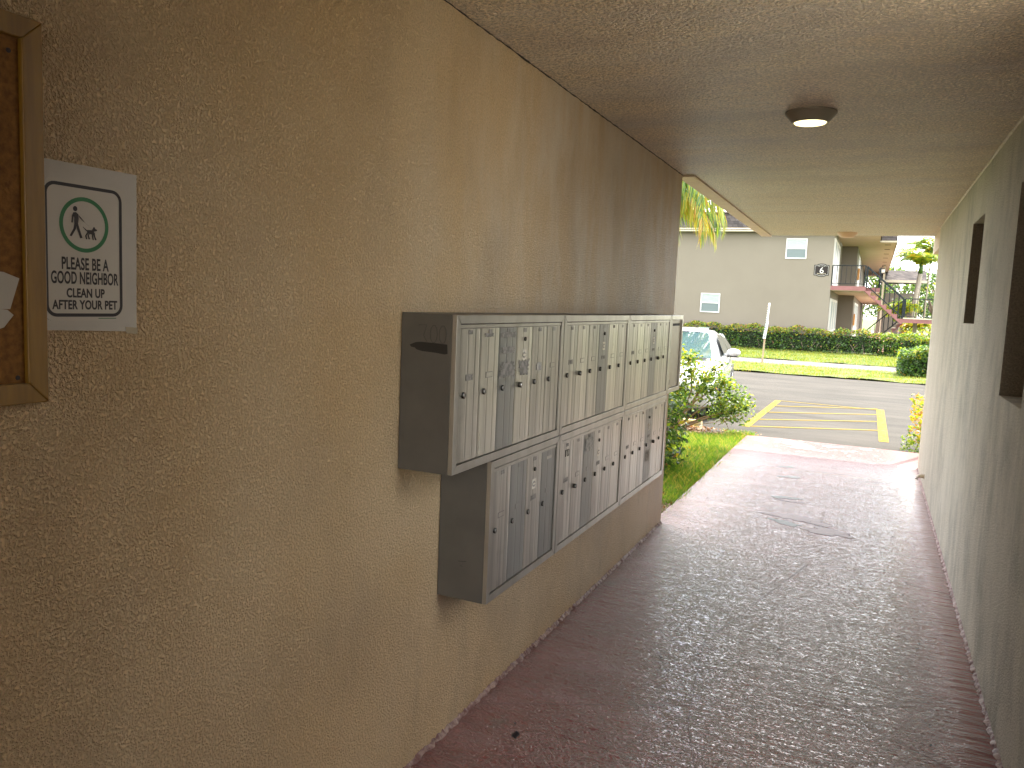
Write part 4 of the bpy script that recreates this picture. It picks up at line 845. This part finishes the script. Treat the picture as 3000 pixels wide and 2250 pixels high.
# ---------------------------------------------------------------- car
def car(label):
    t = thing('parked_car', (0, 0, 0), label, 'car', 'white cars'); L_ = 4.6
    # lower body: sections along y, nose at y=0
    secs = [(0.00, .62, .30, .58), (.06, .78, .20, .66), (.30, .87, .17, .72), (.75, .90, .17, .80), (1.25, .91, .18, .89), (1.7, .915, .18, .92), (2.6, .92, .18, .94), (3.5, .915, .18, .97), (4.1, .89, .20, .98), (4.5, .80, .28, .92), (4.6, .66, .38, .80)]
    b = MB(); rings = []
    for y, hw, zb, zt in secs:
        h = zt - zb; prof = [(0, zb), (hw * .80, zb), (hw * .96, zb + .10 * h), (hw, zb + .40 * h), (hw * .985, zb + .68 * h), (hw * .93, zb + .90 * h), (hw * .80, zt - .01), (hw * .45, zt + .025), (0, zt + .035)]
        rings.append([(x, y, z_) for x, z_ in prof] + [(-x, y, z_) for x, z_ in prof[-2:0:-1]])
    n = len(rings[0])
    for rg in rings: b.v += rg
    for k in range(len(rings) - 1):
        for j in range(n): j2 = (j + 1) % n; b.f.append((k * n + j, k * n + j2, (k + 1) * n + j2, (k + 1) * n + j)); b.m.append(0)
    b.f.append(tuple(range(n))[::-1]); b.m.append(0); b.f.append(tuple((len(rings) - 1) * n + j for j in range(n))); b.m.append(0)
    b.build('body', M_car, t, smooth=True, subd=2)
    # cabin shell
    C_ = [(1.20, .80, .88), (1.95, .66, 1.31), (2.35, .63, 1.39), (3.1, .63, 1.40), (3.75, .64, 1.33), (4.35, .76, .96)]
    b = MB(); base = [(1.20, .80, .86), (1.9, .855, .90), (2.4, .865, .92), (3.1, .87, .93), (3.8, .86, .95), (4.4, .78, .95)]
    for (y, hw, z_), (yb, hb, zb) in zip(C_, base): b.v += [(-hb, yb, zb), (-hw, y, z_ - .03), (-hw * .86, y, z_), (hw * .86, y, z_), (hw, y, z_ - .03), (hb, yb, zb)]
    for k in range(5):
        for j in range(5): a = k * 6 + j; b.f.append((a, a + 1, a + 7, a + 6)[::-1]); b.m.append(0)
    b.f.append((0, 1, 2, 3, 4, 5)); b.m.append(0)
    b.build('roof', M_car, t, smooth=True, subd=1)
    b = MB(); b.quad([(-.70, 1.262, .935), (.70, 1.262, .935), (.565, 1.935, 1.335), (-.565, 1.935, 1.335)]); o = b.build('windshield', M_carglass, t); so = o.modifiers.new('s', 'SOLIDIFY'); so.thickness = .012; so.offset = 1
    b = MB(); b.quad([(-.5, 2.5, 1.412), (.5, 2.5, 1.412), (.5, 3.1, 1.415), (-.5, 3.1, 1.415)]); b.quad([(-.52, 2.05, 1.365), (.52, 2.05, 1.365), (.52, 2.4, 1.408), (-.52, 2.4, 1.408)]); b.build('sunroof', M_carglass, t)
    for s_ in (-1, 1):
        b = MB(); X = lambda yb, zf: s_ * (.872 + .008 - zf * .215)
        pts = [(1.62, .05), (2.12, .90), (2.85, .93), (2.85, .04)]; Z = lambda f_: .95 + f_ * .40
        b.quad([(X(y, f_), y, Z(f_)) for y, f_ in pts] if s_ > 0 else [(X(y, f_), y, Z(f_)) for y, f_ in pts][::-1]); pts = [(2.93, .04), (2.93, .93), (3.55, .86), (4.0, .15)]
        b.quad([(X(y, f_), y, Z(f_)) for y, f_ in pts]); b.build('side_window', M_carglass, t)
        b = MB(); b.tube([(s_ * .86, 1.72, .98), (s_ * .95, 1.74, 1.0)], .025, 8); b.lathe((s_ * 1.0, 1.72, 1.03), (0, 1, 0), [(.03, -.07), (.075, -.045), (.095, 0), (.10, .06), (.09, .07)], 16)
        for i_, v in enumerate(b.v[-16 * 5:]): pass
        st_ = len(b.v) - 80
        for i_ in range(st_, len(b.v)): x, y, z_ = b.v[i_]; b.v[i_] = (s_ * 1.0 + (x - s_ * 1.0) * 1.15, y, 1.03 + (z_ - 1.03) * .72)
        mi = b.build('mirror', M_car, t, smooth=True)
        b = MB(); b.box((s_ * 1.0 - .10, 1.68, .955), (s_ * 1.0 + .09, 1.78, .968)); b.build('mirror_base', M_blk, mi)
        b = MB(); b.prism([(s_ * .50, .05, .50), (s_ * .78, .16, .52), (s_ * .85, .42, .66), (s_ * .80, .40, .72), (s_ * .52, .16, .62)], (0, -.02, .01)); b.build('headlight', M_hl, t, bevel=.01)
        for yw in (.88, 3.65):
            b = MB(); b.lathe((s_ * .70, yw, .33), (s_, 0, 0), [(.30, 0), (.33, .02), (.33, .19), (.30, .215), (.21, .216)], 32); wh = b.build('wheel', M_tyre, t, smooth=False)
            b = MB(); b.lathe((s_ * .70, yw, .33), (s_, 0, 0), [(.21, .20), (.20, .222), (.05, .210), (.03, .222)], 20)
            for q in range(5):
                a = q * 1.2566; u_ = Vector((0, math.cos(a), math.sin(a))); w_ = Vector((0, -math.sin(a), math.cos(a))) * .02; c_ = Vector((s_ * .925, yw, .33)); b.quad([c_ + w_, c_ - w_, c_ + u_ * .2 - w_, c_ + u_ * .2 + w_])
            b.build('rim', M_rim, wh)
            b = MB(); b.lathe((s_ * .905, yw, .34), (s_, 0, 0), [(.37, 0), (.375, .014)], 32); b.build('wheel_arch', M_blk, t)
    b = MB(); b.box((-.42, -.012, .36), (.42, .02, .56)); b.box((-.55, -.006, .22), (.55, .05, .31)); b.build('grille', M_blk, t, bevel=.01)
    b = MB(); b.tube([(-.6, 1.22, .905), (-.1, 1.30, .955)], .008, 5); b.tube([(.05, 1.22, .905), (.6, 1.30, .955)], .008, 5); b.build('wiper', M_blk, t)
    return t
c1 = car('white sedan parked facing the passage, partly hidden by the shrub')
c1.location = (-1.55, 11.35, G - .01); c1.rotation_euler = (0, 0, R(6)); c1.scale = (.98, .98, .93)
c2 = copy_tree(c1); c2['label'] = 'distant white car parked beyond the stairs, seen under the gallery'; c2.location = (-.9, 78, G); c2.rotation_euler = (0, 0, R(90)); c2.scale = (1, 1, 1.1)
